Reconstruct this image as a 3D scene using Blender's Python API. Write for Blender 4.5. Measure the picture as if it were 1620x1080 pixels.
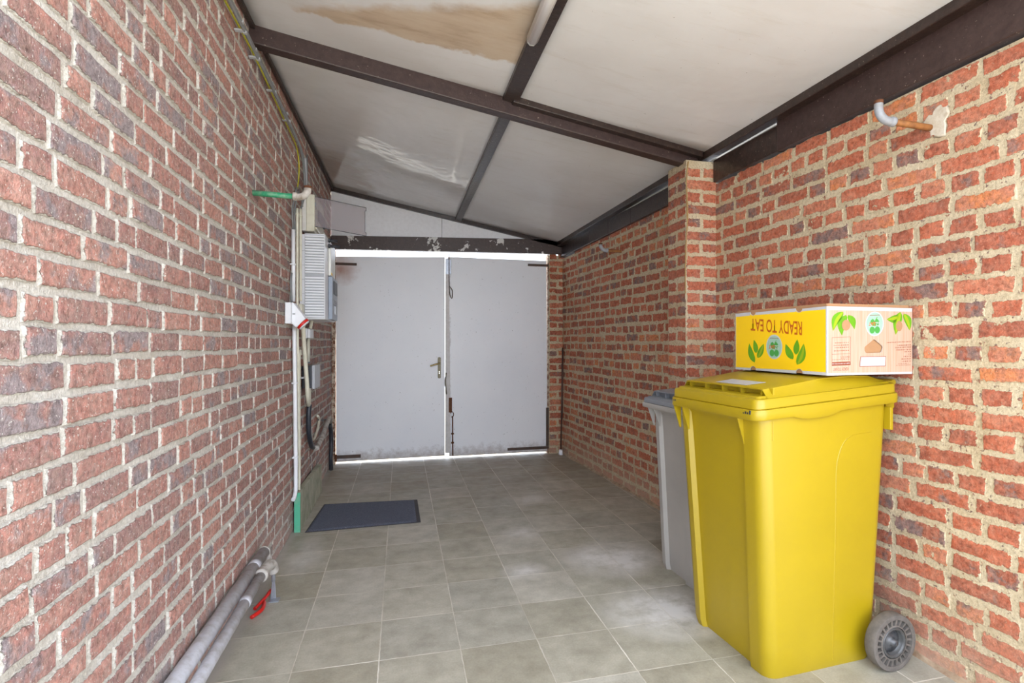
import bpy, bmesh, math, random
from mathutils import Vector, noise
R = math.radians
random.seed(7)
sc = bpy.context.scene
for o in list(bpy.data.objects): bpy.data.objects.remove(o)
COL = sc.collection

# ------------------------------------------------------------------ camera
YAW = 14.438
cam = bpy.data.cameras.new('camera'); cam.sensor_width = 36; cam.lens = 870/1620*36
cam.shift_x = -48/1620; cam.shift_y = 3/1620; cam.clip_start = .02
co = bpy.data.objects.new('camera', cam); COL.objects.link(co)
co.location = (0, 0, 1.25); co.rotation_euler = (R(90), 0, R(-YAW)); sc.camera = co

# ------------------------------------------------------------------ light
w = bpy.data.worlds.new('sky'); sc.world = w; w.use_nodes = True
bg = w.node_tree.nodes['Background']
bg.inputs[0].default_value = (.84, .93, 1.08, 1); bg.inputs[1].default_value = 2.6
sun = bpy.data.lights.new('sun', 'SUN'); sun.energy = 11.0; sun.angle = R(1.0); sun.color = (1, .96, .90)
so = bpy.data.objects.new('sun', sun); COL.objects.link(so)
so.rotation_euler = Vector((.75, .25, .8)).to_track_quat('Z', 'Y').to_euler()
sc.view_settings.view_transform = 'Standard'; sc.view_settings.look = 'None'
sc.view_settings.gamma = 1; sc.view_settings.use_curve_mapping = False
sc.view_settings.exposure = 1.22

# ------------------------------------------------------------------ materials
def srgb(r, g, b):
    f = lambda c: (c/255/12.92) if c/255 <= .04045 else ((c/255+.055)/1.055)**2.4
    return (f(r), f(g), f(b), 1)

class NT:
    def __init__(s, name):
        s.m = bpy.data.materials.new(name); s.m.use_nodes = True; s.t = s.m.node_tree
        s.b = s.t.nodes['Principled BSDF']; s.n = s.t.nodes.new; s.tc = None
    def obj(s):
        if not s.tc: s.tc = s.n('ShaderNodeTexCoord')
        return s.tc.outputs['Object']
    def L(s, a, b): s.t.links.new(a, b)
    def set(s, sock, v):
        if hasattr(v, 'is_output') or isinstance(v, bpy.types.NodeSocket): s.L(v, sock)
        else: sock.default_value = v
    def noise(s, scale, detail=4, rough=.6, vec=None, out='Fac', dist=0):
        n = s.n('ShaderNodeTexNoise'); n.inputs['Scale'].default_value = scale
        n.inputs['Detail'].default_value = detail; n.inputs['Roughness'].default_value = rough
        n.inputs['Distortion'].default_value = dist
        s.L(vec or s.obj(), n.inputs['Vector']); return n.outputs[out]
    def ramp(s, fac, stops, interp='LINEAR'):
        n = s.n('ShaderNodeValToRGB'); cr = n.color_ramp; cr.interpolation = interp
        while len(cr.elements) > 1: cr.elements.remove(cr.elements[0])
        cr.elements[0].position = stops[0][0]; cr.elements[0].color = stops[0][1] if len(stops[0][1]) == 4 else (*stops[0][1], 1)
        for p, c in stops[1:]:
            e = cr.elements.new(p); e.color = c if len(c) == 4 else (*c, 1)
        s.L(fac, n.inputs[0]); return n.outputs[0]
    def bw(s, fac, a, b):
        n = s.n('ShaderNodeMapRange'); s.L(fac, n.inputs[0]); n.inputs[1].default_value = a; n.inputs[2].default_value = b
        return n.outputs[0]
    def mix(s, fac, a, b, mode='MIX'):
        n = s.n('ShaderNodeMix'); n.data_type = 'RGBA'; n.blend_type = mode; n.clamp_result = False
        s.set(n.inputs[0], fac); s.set(n.inputs[6], a); s.set(n.inputs[7], b); return n.outputs[2]
    def math(s, op, a, b=None, c=None, clamp=False):
        n = s.n('ShaderNodeMath'); n.operation = op; n.use_clamp = clamp
        s.set(n.inputs[0], a)
        if b is not None: s.set(n.inputs[1], b)
        if c is not None: s.set(n.inputs[2], c)
        return n.outputs[0]
    def attr(s, name, out='Fac'):
        n = s.n('ShaderNodeAttribute'); n.attribute_name = name; return n.outputs[out]
    def sep(s, vec):
        n = s.n('ShaderNodeSeparateXYZ'); s.L(vec, n.inputs[0]); return n.outputs
    def mapv(s, scale=(1, 1, 1), loc=(0, 0, 0), rot=(0, 0, 0)):
        n = s.n('ShaderNodeMapping'); n.inputs['Scale'].default_value = scale
        n.inputs['Location'].default_value = loc; n.inputs['Rotation'].default_value = rot
        s.L(s.obj(), n.inputs[0]); return n.outputs[0]
    def bump(s, h, strength=.3, dist=.01, prev=None):
        n = s.n('ShaderNodeBump'); n.inputs['Strength'].default_value = strength
        n.inputs['Distance'].default_value = dist; s.L(h, n.inputs['Height'])
        if prev: s.L(prev, n.inputs['Normal'])
        s.L(n.outputs[0], s.b.inputs['Normal']); return n.outputs[0]
    def base(s, c): s.set(s.b.inputs['Base Color'], c)
    def rough(s, v): s.set(s.b.inputs['Roughness'], v)

def plain(name, c, rough=.5, metal=0, dirt=.12, dscale=18, bump=.08, dcol=None):
    t = NT(name); n = t.noise(dscale, 5); m = t.bw(n, .42, .75)
    dc = dcol or tuple(x*.45 for x in c[:3])+(1,)
    f = t.math('MULTIPLY', m, dirt*2, clamp=True)
    t.base(t.mix(f, c, dc)); t.rough(rough); t.b.inputs['Metallic'].default_value = metal
    if bump: t.bump(t.noise(dscale*6, 3), bump, .002)
    return t.m

def brick_material(name, stops, patch, patch_amt, mortar_a, mortar_b, ragged, bumpd, speck, smear=0, rw=1.0, ro=0.0, mott=.4, mottc=(.4, .3, .25, 1), spk=.64, thr=.34):
    t = NT(name)
    edge = t.attr('edge'); rnd = t.sep(t.attr('brnd', 'Vector'))
    off = t.n('ShaderNodeVectorMath'); off.operation = 'MULTIPLY_ADD'
    t.L(t.attr('brnd', 'Vector'), off.inputs[0]); off.inputs[1].default_value = (3, 3, 3); t.L(t.obj(), off.inputs[2])
    v = off.outputs[0]
    n1 = t.noise(14, 4, .6, v); n2 = t.noise(60, 6, .7, v); n3 = t.noise(220, 3, .6, v)
    h = t.math('ADD', t.math('MULTIPLY_ADD', rnd[0], rw, ro), t.math('MULTIPLY', t.math('SUBTRACT', n1, .5), 1.1))
    c = t.ramp(h, stops)
    c = t.mix(t.math('MULTIPLY', t.bw(t.noise(32, 6, .75, v), .40, .62), mott), c, mottc)
    pm = t.math('ADD', t.math('MULTIPLY', t.math('SUBTRACT', n1, .5), 2.2), t.math('SUBTRACT', rnd[1], patch_amt))
    c = t.mix(t.math('MULTIPLY', t.bw(pm, -.06, .22), .85), c, patch)
    c = t.mix(1.0, c, t.ramp(n2, [(.28, (.42, .40, .39)), (.5, (.98, .98, .98)), (.72, (1.4, 1.37, 1.35))]), 'MULTIPLY')
    c = t.mix(t.math('MULTIPLY', t.bw(t.noise(130, 4, .7, v), spk, spk+.06), speck), c, mortar_a)
    mo = t.mix(t.bw(t.noise(7, 5), .3, .7), mortar_a, mortar_b)
    mo = t.mix(1.0, mo, t.ramp(t.noise(90, 5, .7), [(.3, (.7, .69, .67)), (.65, (1.1, 1.1, 1.1))]), 'MULTIPLY')
    e = t.math('ADD', edge, t.math('MULTIPLY', t.math('SUBTRACT', t.noise(55, 4, .65), .5), ragged))
    if smear:
        e = t.math('SUBTRACT', e, t.math('MULTIPLY', t.bw(t.noise(5, 4, .6, t.mapv(loc=(3, 5, 1))), .60, .70), t.math('MULTIPLY', t.bw(t.noise(22, 5, .7), .5, .56), smear)))
    mask = t.bw(e, thr, thr+.12)
    # efflorescence and dust creeping up from the floor
    z = t.sep(t.obj())[2]
    du = t.math('MULTIPLY', t.bw(t.math('SUBTRACT', t.math('MULTIPLY', t.noise(4, 5), .55), z), -.05, .3), .75)
    c = t.mix(t.math('MULTIPLY', du, .8), c, t.mix(.5, mortar_a, (.36, .25, .2, 1)))
    t.base(t.mix(mask, mo, c)); t.rough(.88)
    t.b.inputs['Specular IOR Level'].default_value = .3
    hh = t.math('ADD', t.math('MULTIPLY', n2, .7), t.math('MULTIPLY', n3, .35))
    hh = t.math('ADD', hh, t.math('MULTIPLY', mask, .45))
    t.bump(hh, bumpd, .012)
    return t.m

M = {}
M['brick_left'] = brick_material('brick_left', [(.0, srgb(142, 120, 118)), (.25, srgb(160, 122, 116)), (.45, srgb(176, 126, 116)), (.65, srgb(188, 134, 120)), (.85, srgb(200, 150, 136)), (1, srgb(200, 166, 152))],
    srgb(146, 138, 140), .80, srgb(222, 217, 208), srgb(196, 188, 175), 1.3, 1.0, .9, 0, .55, .22, .62, srgb(166, 142, 130), .60)
M['brick_right'] = brick_material('brick_right', [(0, srgb(122, 104, 100)), (.09, srgb(134, 104, 96)), (.13, srgb(154, 90, 70)), (.35, srgb(174, 94, 68)), (.6, srgb(186, 102, 72)), (.82, srgb(194, 126, 98)), (1, srgb(206, 126, 76))],
    srgb(124, 108, 104), 1.12, srgb(214, 198, 168), srgb(192, 172, 138), 2.6, .7, .45, 1.9, .9, .04, .38, srgb(196, 140, 116), .62, .27)

def tile_floor():
    t = NT('floor_tiles')
    TS = .3195
    v = t.mapv(loc=(.083, -2.26, 0))
    s = t.sep(v)
    wob = t.math('MULTIPLY', t.math('SUBTRACT', t.noise(30, 3), .5), .006)
    ux = t.math('DIVIDE', t.math('ADD', s[0], wob), TS); uy = t.math('DIVIDE', t.math('ADD', s[1], wob), TS)
    def dist(u):
        f = t.math('FRACT', u); return t.math('MULTIPLY', t.math('MINIMUM', f, t.math('SUBTRACT', 1, f)), TS)
    d = t.math('MINIMUM', dist(ux), dist(uy))
    jw = t.math('MULTIPLY_ADD', t.noise(6, 3), .0042, -.0004)
    joint = t.math('SUBTRACT', 1, t.math('DIVIDE', t.math('SUBTRACT', d, jw), .0012), clamp=True)
    cv = t.n('ShaderNodeCombineXYZ'); t.L(t.math('FLOOR', ux), cv.inputs[0]); t.L(t.math('FLOOR', uy), cv.inputs[1])
    wn = t.n('ShaderNodeTexWhiteNoise'); t.L(cv.outputs[0], wn.inputs[0])
    c = t.ramp(wn.outputs[0], [(0, srgb(158, 152, 134)), (.35, srgb(176, 171, 155)), (.65, srgb(168, 164, 150)), (1, srgb(186, 181, 167))])
    o2 = t.n('ShaderNodeVectorMath'); o2.operation = 'MULTIPLY_ADD'
    t.L(wn.outputs['Color'], o2.inputs[0]); o2.inputs[1].default_value = (5, 5, 5); t.L(t.obj(), o2.inputs[2])
    c = t.mix(1, c, t.ramp(t.noise(9, 6, .65, o2.outputs[0]), [(.3, (.76, .75, .72)), (.7, (1.14, 1.14, 1.14))]), 'MULTIPLY')
    c = t.mix(1, c, t.ramp(t.noise(120, 4, .7), [(.3, (.88, .88, .88)), (.7, (1.08, 1.08, 1.08))]), 'MULTIPLY')
    # warm brown tone growing stronger towards the gate
    yy = t.sep(t.obj())[1]; xx = t.sep(t.obj())[0]
    warm = t.math('MULTIPLY', t.bw(t.math('ADD', t.math('MULTIPLY', yy, .1), t.math('MULTIPLY', t.noise(2.5, 5), .5)), .62, .88), .5)
    c = t.mix(warm, c, srgb(132, 110, 84))
    # chalky white patches by the bins
    m = None
    for (px, py, rx, ry, k) in [(1.2, 3.0, .34, .30, .85), (1.22, 2.35, .36, .30, .8), (.78, 3.55, .16, .14, .55), (.66, 2.95, .16, .13, .55), (1.0, 4.3, .22, .2, .35), (-.55, 3.5, .12, .4, .4)]:
        dx = t.math('DIVIDE', t.math('SUBTRACT', xx, px), rx); dy = t.math('DIVIDE', t.math('SUBTRACT', yy, py), ry)
        rr = t.math('SQRT', t.math('ADD', t.math('MULTIPLY', dx, dx), t.math('MULTIPLY', dy, dy)))
        g = t.math('MULTIPLY', t.math('SUBTRACT', 1, rr, clamp=True), k*2.2)
        m = g if m is None else t.math('MAXIMUM', m, g)
    m = t.math('MULTIPLY', m, t.bw(t.noise(6, 6, .7), .3, .62), clamp=True)
    c = t.mix(t.math('MULTIPLY', m, .85), c, srgb(222, 218, 212))
    sp = t.bw(t.noise(60, 3, .6), .73, .76)
    c = t.mix(t.math('MULTIPLY', sp, .6), c, srgb(215, 210, 200))
    # mortar droppings against the left wall
    lw = t.bw(t.math('ADD', xx, t.math('MULTIPLY', t.noise(14, 4), .05)), -.66, -.62)
    c = t.mix(lw, srgb(176, 170, 160), c)
    jc = t.mix(t.bw(t.noise(3, 4), .35, .65), srgb(184, 177, 160), srgb(226, 220, 206))
    fac = t.math('MULTIPLY', joint, t.ramp(t.noise(1.7, 3), [(.35, (.55, .55, .55)), (.6, (1, 1, 1))]))
    t.base(t.mix(fac, c, jc))
    t.rough(t.ramp(t.noise(8, 5), [(.3, (.42,)*3), (.7, (.66,)*3)]))
    t.bump(t.math('ADD', t.math('MULTIPLY', joint, -.6), t.math('MULTIPLY', t.noise(70, 5, .7), .35)), .35, .004)
    return t.m
M['floor'] = tile_floor()

def panel_material(name, stain=False, rough=.45, warmpatch=False):
    t = NT(name); c = t.mix(t.bw(t.noise(1.6, 5), .35, .7), srgb(226, 226, 227), srgb(216, 214, 213))
    c = t.mix(t.math('MULTIPLY', t.bw(t.noise(55, 2, .5), .76, .78), .7), c, srgb(120, 112, 100))
    c = t.mix(t.math('MULTIPLY', t.bw(t.noise(3, 6, .7, t.mapv((1, 6, 1), rot=(0, 0, .5))), .55, .75), .25), c, srgb(186, 176, 160))
    if stain:
        s = t.sep(t.obj())
        n = t.math('MULTIPLY', t.math('SUBTRACT', t.noise(9, 6, .6), .5), .14)
        # ragged tide mark: stained on the near side of a line, clean again in the far right corner
        a = t.math('ADD', t.math('SUBTRACT', 2.655, s[1]), n)
        b = t.math('ADD', t.math('SUBTRACT', s[1], t.math('MULTIPLY_ADD', t.math('SUBTRACT', s[0], .25), -.45, 2.30)), n)
        left = t.math('ADD', t.math('ADD', s[0], .47), n)
        m = t.math('MULTIPLY', t.bw(a, 0, .02), t.math('MULTIPLY', t.bw(left, 0, .05), t.bw(b, -.04, .03)))
        sc_ = t.ramp(t.noise(3, 6, .65, t.mapv((1, 4, 1))), [(.3, srgb(168, 140, 108)), (.5, srgb(196, 174, 146)), (.75, srgb(206, 190, 168))])
        c = t.mix(t.math('MULTIPLY', m, .9), c, sc_)
    if warmpatch:
        s = t.sep(t.obj())
        n = t.math('MULTIPLY', t.math('SUBTRACT', t.noise(5, 5, .6), .5), .5)
        m = t.math('MULTIPLY', t.bw(t.math('ADD', t.math('SUBTRACT', -.28, s[0]), n), -.05, .1), t.bw(t.math('ADD', s[1], n), 4.6, 4.9))
        c = t.mix(t.math('MULTIPLY', m, .55), c, srgb(160, 134, 104))
    t.base(c); t.rough(rough); t.bump(t.noise(2.2, 3), .25, .05, t.bump(t.noise(200, 3), .05, .002))
    return t.m
M['panel'] = panel_material('ceiling_panel'); M['panel_stain'] = panel_material('ceiling_panel_stained', True)
M['panel_gloss'] = panel_material('ceiling_panel_glossy', False, .11, True)

def timber(name, c1, c2, flake=0.0, rough=.45, fscale=9):
    t = NT(name); n = t.noise(4, 6, .7, t.mapv((8, 8, 8)))
    c = t.mix(t.bw(n, .35, .7), c1, c2)
    c = t.mix(t.math('MULTIPLY', t.bw(t.noise(90, 3, .6), .68, .72), .7), c, srgb(170, 158, 140))
    if flake:
        f = t.bw(t.noise(fscale, 5, .65), .72-flake, .735-flake)
        c = t.mix(f, c, srgb(214, 210, 204))
    t.base(c); t.rough(rough); t.bump(t.noise(30, 6, .7), .35, .006)
    return t.m
M['beam'] = timber('dark_timber', srgb(52, 36, 33), srgb(70, 53, 49))
M['beam_rough'] = timber('rough_timber', srgb(40, 29, 26), srgb(64, 49, 43), rough=.28)
M['lintel'] = timber('flaking_timber', srgb(64, 50, 45), srgb(80, 64, 58), .115, fscale=7)
M['rust'] = plain('rust', srgb(112, 70, 44), .8, .3, .35, 40, .3, srgb(70, 40, 28))
M['rust_pipe'] = plain('rust_pipe', srgb(164, 108, 58), .7, .2, .4, 30, .3, srgb(100, 62, 38))
M['iron'] = plain('iron', srgb(84, 74, 66), .6, .5, .3, 60, .25, srgb(110, 62, 40))

def door_paint():
    t = NT('door_paint'); c = t.mix(t.bw(t.noise(1.3, 4), .35, .7), srgb(240, 240, 241), srgb(233, 234, 237))
    s = t.sep(t.obj())
    c = t.mix(t.math('MULTIPLY', t.bw(t.noise(70, 2, .5), .74, .76), .8), c, srgb(110, 96, 84))
    grime = t.bw(t.math('ADD', s[2], t.math('MULTIPLY', t.noise(16, 6, .75), -.28)), -.12, .0)
    c = t.mix(t.math('MULTIPLY', t.math('SUBTRACT', 1, grime), .6), c, srgb(128, 104, 82))
    # rust bleeding from the upper left hinge
    dx = t.math('DIVIDE', t.math('ADD', s[0], .60), .20); dz = t.math('DIVIDE', t.math('SUBTRACT', s[2], 2.02), .17)
    r = t.math('SQRT', t.math('ADD', t.math('MULTIPLY', dx, dx), t.math('MULTIPLY', dz, dz)))
    c = t.mix(t.math('MULTIPLY', t.math('SUBTRACT', 1.0, t.math('ADD', r, t.math('MULTIPLY', t.math('SUBTRACT', t.noise(12, 4), .5), .8)), clamp=True), .8), c, srgb(168, 112, 82))
    # greasy wear along the meeting stile
    wx = t.math('SUBTRACT', 1, t.math('DIVIDE', t.math('ABSOLUTE', t.math('SUBTRACT', s[0], .50)), .035), clamp=True)
    c = t.mix(t.math('MULTIPLY', wx, t.bw(t.noise(9, 6, .75), .48, .62)), c, srgb(120, 98, 82))
    t.base(c); t.rough(.38); t.bump(t.noise(3, 4), .15, .01)
    return t.m
M['door'] = door_paint()
def jamb():
    t = NT('flaking_jamb'); c = t.mix(t.bw(t.noise(26, 6, .7), .42, .56), srgb(206, 190, 168), srgb(120, 74, 50))
    t.base(c); t.rough(.8); t.bump(t.noise(40, 5), .4, .006); return t.m
M['jamb'] = jamb()
M['gable'] = plain('gable_board', srgb(240, 240, 242), .5, 0, .06, 30, .05, srgb(150, 140, 128))

def plastic(name, c, rough=.38, scuff=.15, sc_=srgb(120, 96, 40), mottle=.94):
    t = NT(name)
    b = t.mix(1, c, t.ramp(t.noise(3, 4), [(.3, (mottle,)*3), (.7, (1.03,)*3)]), 'MULTIPLY')
    s = t.bw(t.noise(5, 8, .8, t.mapv((1, 1, 2.5), rot=(.5, .3, 0))), .64, .72)
    t.base(t.mix(t.math('MULTIPLY', s, scuff), b, sc_)); t.rough(rough)
    t.bump(t.noise(260, 2), .06, .001); return t.m
M['yellow'] = plastic('yellow_plastic', srgb(166, 141, 18), .36, .16)
M['grey_bin'] = plastic('grey_plastic', srgb(166, 161, 154), .42, .35, srgb(96, 90, 84), .85)
M['grey_lid'] = plastic('dark_grey_plastic', srgb(130, 133, 138), .45, .25, srgb(150, 146, 140), .9)
M['tyre'] = plain('tyre_rubber', srgb(104, 97, 90), .85, 0, .4, 30, .3, srgb(70, 66, 62))
M['tyre_dark'] = plain('tyre_pocket', srgb(84, 78, 72), .8, 0, .4, 40, .2, srgb(50, 46, 44))
M['hub'] = plain('hub_plastic', srgb(48, 51, 56), .3, 0, .2, 30, .05, srgb(150, 146, 140))
M['hub_rim'] = plain('hub_rim', srgb(76, 76, 75), .3, 0, .3, 30, .05)
M['card'] = plain('cardboard', srgb(168, 126, 88), .85, 0, .12, 20, .15)
M['white_print'] = plain('white_print', srgb(188, 187, 187), .5, 0, .05, 20, .03)
M['yellow_print'] = plain('yellow_print', srgb(244, 200, 12), .4, 0, .06, 6, .03, srgb(224, 170, 10))
def woodprint():
    t = NT('wood_print'); c = t.mix(t.bw(t.noise(3, 4, .5, t.mapv((60, 60, 2))), .35, .65), srgb(194, 164, 144), srgb(184, 148, 122))
    t.base(c); t.rough(.5); return t.m
M['wood_print'] = woodprint()
M['brown_print'] = plain('brown_print', srgb(182, 84, 14), .5, 0, 0, 10, 0)
M['brown_ink'] = plain('brown_ink', srgb(140, 70, 46), .5, 0, 0, 10, 0)
M['leaf'] = plain('leaf_print', srgb(98, 156, 20), .45, 0, .3, 40, 0, srgb(74, 130, 18))
M['leaf_lime'] = plain('lime_print', srgb(146, 164, 18), .45, 0, .2, 40, 0, srgb(140, 180, 20))
M['mint'] = plain('mint_print', srgb(146, 182, 160), .45, 0, .2, 20, 0, srgb(176, 190, 186))
M['apple'] = plain('apple_print', srgb(70, 150, 66), .45, 0, .2, 40, 0, srgb(60, 150, 60))
M['red_print'] = plain('red_print', srgb(208, 70, 50), .5, 0, 0, 10, 0)
M['pvc_grey'] = plain('grey_pvc', srgb(190, 190, 196), .5, 0, .35, 26, .15, srgb(128, 118, 106))
M['pvc_dirty'] = plain('dusty_pvc', srgb(186, 180, 172), .75, 0, .5, 26, .3, srgb(118, 104, 88))
M['pvc_elbow'] = plain('weathered_pvc', srgb(150, 154, 160), .5, 0, .4, 26, .15, srgb(128, 118, 106))
M['steel'] = plain('galvanised', srgb(168, 172, 180), .35, .6, .2, 30, .1)
M['red'] = plain('red_plastic', srgb(206, 34, 26), .35, 0, .1)
M['green_pipe'] = plain('green_paint', srgb(34, 140, 96), .5, 0, .3, 40, .15, srgb(150, 176, 150))
M['green_board'] = plain('green_board_edge', srgb(84, 176, 140), .6, 0, .35, 18, .2, srgb(150, 168, 148))
M['board_face'] = plain('dirty_board_face', srgb(178, 176, 154), .75, 0, .5, 10, .3, srgb(128, 134, 108))
M['white_plastic'] = plain('white_plastic', srgb(236, 237, 240), .35, 0, .06, 20, .03)
M['cream'] = plain('cream_plastic', srgb(222, 218, 198), .4, 0, .15, 22, .05, srgb(170, 160, 130))
M['cream_white'] = plain('cream_white', srgb(230, 229, 222), .4, 0, .1, 22, .05)
M['grey_cable'] = plain('grey_cable', srgb(132, 134, 134), .5, 0, .2)
M['yellow_cable'] = plain('yellow_cable', srgb(200, 186, 40), .5, 0, .3, 60, .05, srgb(90, 140, 50))
M['black'] = plain('black_plastic', srgb(44, 48, 56), .4, 0, .15, 30, .05, srgb(90, 86, 80))
M['blue_grey'] = plain('blue_grey_plastic', srgb(146, 156, 170), .3, 0, .1)
M['light_grey'] = plain('light_grey_plastic', srgb(178, 180, 184), .4, 0, .1)
M['brass'] = plain('aged_brass', srgb(172, 152, 104), .35, .8, .3, 50, .1)
M['brass_dark'] = plain('dull_brass', srgb(112, 104, 84), .45, .6, .3, 50, .1)
M['steel_bright'] = plain('lock_cylinder', srgb(230, 225, 205), .2, .6, .05)
M['rope'] = plain('rope', srgb(176, 142, 92), .9, 0, .3, 90, .3)
M['rod'] = plain('dark_rod', srgb(78, 62, 56), .5, .3, .3, 30, .1, srgb(120, 60, 40))
M['slat_shadow'] = M['light_grey']
def matmat():
    t = NT('mat_fibre'); c = t.ramp(t.noise(420, 3, .7), [(.36, srgb(58, 61, 74)), (.52, srgb(92, 97, 114)), (.68, srgb(140, 146, 160))])
    c = t.mix(t.bw(t.noise(70, 2, .5), .755, .765), c, srgb(190, 186, 176))
    t.base(c); t.rough(.95); t.bump(t.noise(350, 2), .8, .006); return t.m
M['mat'] = matmat()
M['mat_edge'] = plain('mat_rubber', srgb(66, 64, 66), .8, 0, .2)
def glassy(name, col, alpha):
    t = NT(name); t.base(col); t.rough(.12); t.b.inputs['Alpha'].default_value = alpha; return t.m
M['smoked'] = glassy('smoked_acrylic', srgb(168, 158, 162), .42)
def tube_plastic():
    t = NT('lamp_diffuser'); t.base(srgb(244, 242, 240)); t.rough(.22); return t.m
M['diffuser'] = tube_plastic()
M['lamp_end'] = glassy('clear_end', srgb(220, 220, 220), .6)
M['ground'] = plain('ground', srgb(178, 172, 160), .9, 0, .2, 3, .1)
M['roof'] = plain('roofing', srgb(90, 88, 86), .9, 0, .2, 3, .1)

# ------------------------------------------------------------------ helpers
def empty(name, loc, label=None, cat=None, group=None, rz=0, kind=None):
    o = bpy.data.objects.new(name, None); COL.objects.link(o); o.location = loc; o.rotation_euler.z = rz
    o.empty_display_size = .05
    tag(o, label, cat, group, kind); return o
def tag(o, label=None, cat=None, group=None, kind=None):
    if label: o['label'] = label
    if cat: o['category'] = cat
    if group: o['group'] = group
    if kind: o['kind'] = kind
    return o

class MB:
    def __init__(s): s.v = []; s.f = []; s.m = []; s.sm = []
    def add(s, vs, fs, mi=0, smooth=False):
        k = len(s.v); s.v += [tuple(v) for v in vs]
        for f in fs: s.f.append(tuple(i+k for i in f)); s.m.append(mi); s.sm.append(smooth)
        return s
    def box(s, x0, y0, z0, x1, y1, z1, mi=0):
        vs = [(x, y, z) for x in (x0, x1) for y in (y0, y1) for z in (z0, z1)]
        return s.add(vs, [(0, 1, 3, 2), (4, 6, 7, 5), (0, 4, 5, 1), (2, 3, 7, 6), (0, 2, 6, 4), (1, 5, 7, 3)], mi)
    def hexa(s, bot, top, mi=0):
        return s.add(list(bot)+list(top), [(3, 2, 1, 0), (4, 5, 6, 7), (0, 1, 5, 4), (1, 2, 6, 5), (2, 3, 7, 6), (3, 0, 4, 7)], mi)
    def loft(s, rings, cap0=True, cap1=True, mi=0, smooth=True):
        n = len(rings[0]); vs = [p for r in rings for p in r]; fs = []
        for i in range(len(rings)-1):
            for j in range(n):
                a = i*n+j; b = i*n+(j+1) % n; fs.append((a, b, b+n, a+n))
        k = len(s.v); s.add(vs, fs, mi, smooth)
        if cap0: s.f.append(tuple(k+i for i in reversed(range(n)))); s.m.append(mi); s.sm.append(False)
        if cap1: s.f.append(tuple(k+(len(rings)-1)*n+i for i in range(n))); s.m.append(mi); s.sm.append(False)
        return s
    def tube(s, pts, r, n=10, mi=0, smooth_path=True, sub=5):
        P = [Vector(p) for p in pts]
        if smooth_path and len(P) > 2:
            Q = []
            for i in range(len(P)-1):
                p0 = P[max(i-1, 0)]; p1 = P[i]; p2 = P[i+1]; p3 = P[min(i+2, len(P)-1)]
                for k in range(sub):
                    t = k/sub
                    Q.append(.5*((2*p1)+(-p0+p2)*t+(2*p0-5*p1+4*p2-p3)*t*t+(-p0+3*p1-3*p2+p3)*t**3))
            Q.append(P[-1]); P = Q
        rings = []; T = (P[1]-P[0]).normalized()
        u = T.orthogonal().normalized()
        for i, p in enumerate(P):
            t = (P[min(i+1, len(P)-1)]-P[max(i-1, 0)]).normalized()
            u = (u-t*u.dot(t)).normalized(); v = t.cross(u)
            rr = r(i/(len(P)-1)) if callable(r) else r
            rings.append([p+u*math.cos(a)*rr+v*math.sin(a)*rr for a in [2*math.pi*k/n for k in range(n)]])
        return s.loft(rings, mi=mi)
    def lathe(s, c, axis, prof, n=32, mi=0, smooth=True):
        # prof: (radius, offset along axis); closed along the profile
        c = Vector(c); ax = Vector(axis).normalized(); u = ax.orthogonal().normalized(); v = ax.cross(u)
        rings = [[c+ax*h+(u*math.cos(a)+v*math.sin(a))*max(r, 1e-4) for a in [2*math.pi*k/n for k in range(n)]] for r, h in prof]
        return s.loft(rings, mi=mi, smooth=smooth)
    def build(s, name, mat, parent=None, bevel=0, local=False, seg=2):
        me = bpy.data.meshes.new(name)
        off = Vector((0, 0, 0))
        if parent and not local:
            p = parent; off = Vector((0, 0, 0))
            while p: off += p.location; p = p.parent
        me.from_pydata([tuple(Vector(v)-off) for v in s.v], [], s.f)
        mats = mat if isinstance(mat, (list, tuple)) else [mat]
        for mm in mats: me.materials.append(mm)
        me.polygons.foreach_set('material_index', s.m); me.polygons.foreach_set('use_smooth', s.sm)
        me.update()
        bm = bmesh.new(); bm.from_mesh(me); bmesh.ops.recalc_face_normals(bm, faces=bm.faces); bm.to_mesh(me); bm.free()
        o = bpy.data.objects.new(name, me); COL.objects.link(o)
        if parent: o.parent = parent
        if bevel:
            b = o.modifiers.new('bevel', 'BEVEL'); b.width = bevel; b.segments = seg; b.limit_method = 'ANGLE'; b.angle_limit = R(40)
            b.harden_normals = False
        return o

def rrect(x0, y0, x1, y1, r, n=6):
    pts = []
    for cx, cy, a0 in ((x1-r, y1-r, 0), (x0+r, y1-r, 90), (x0+r, y0+r, 180), (x1-r, y0+r, 270)):
        for k in range(n+1):
            a = R(a0+90*k/n); pts.append((cx+r*math.cos(a), cy+r*math.sin(a)))
    return pts

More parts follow.
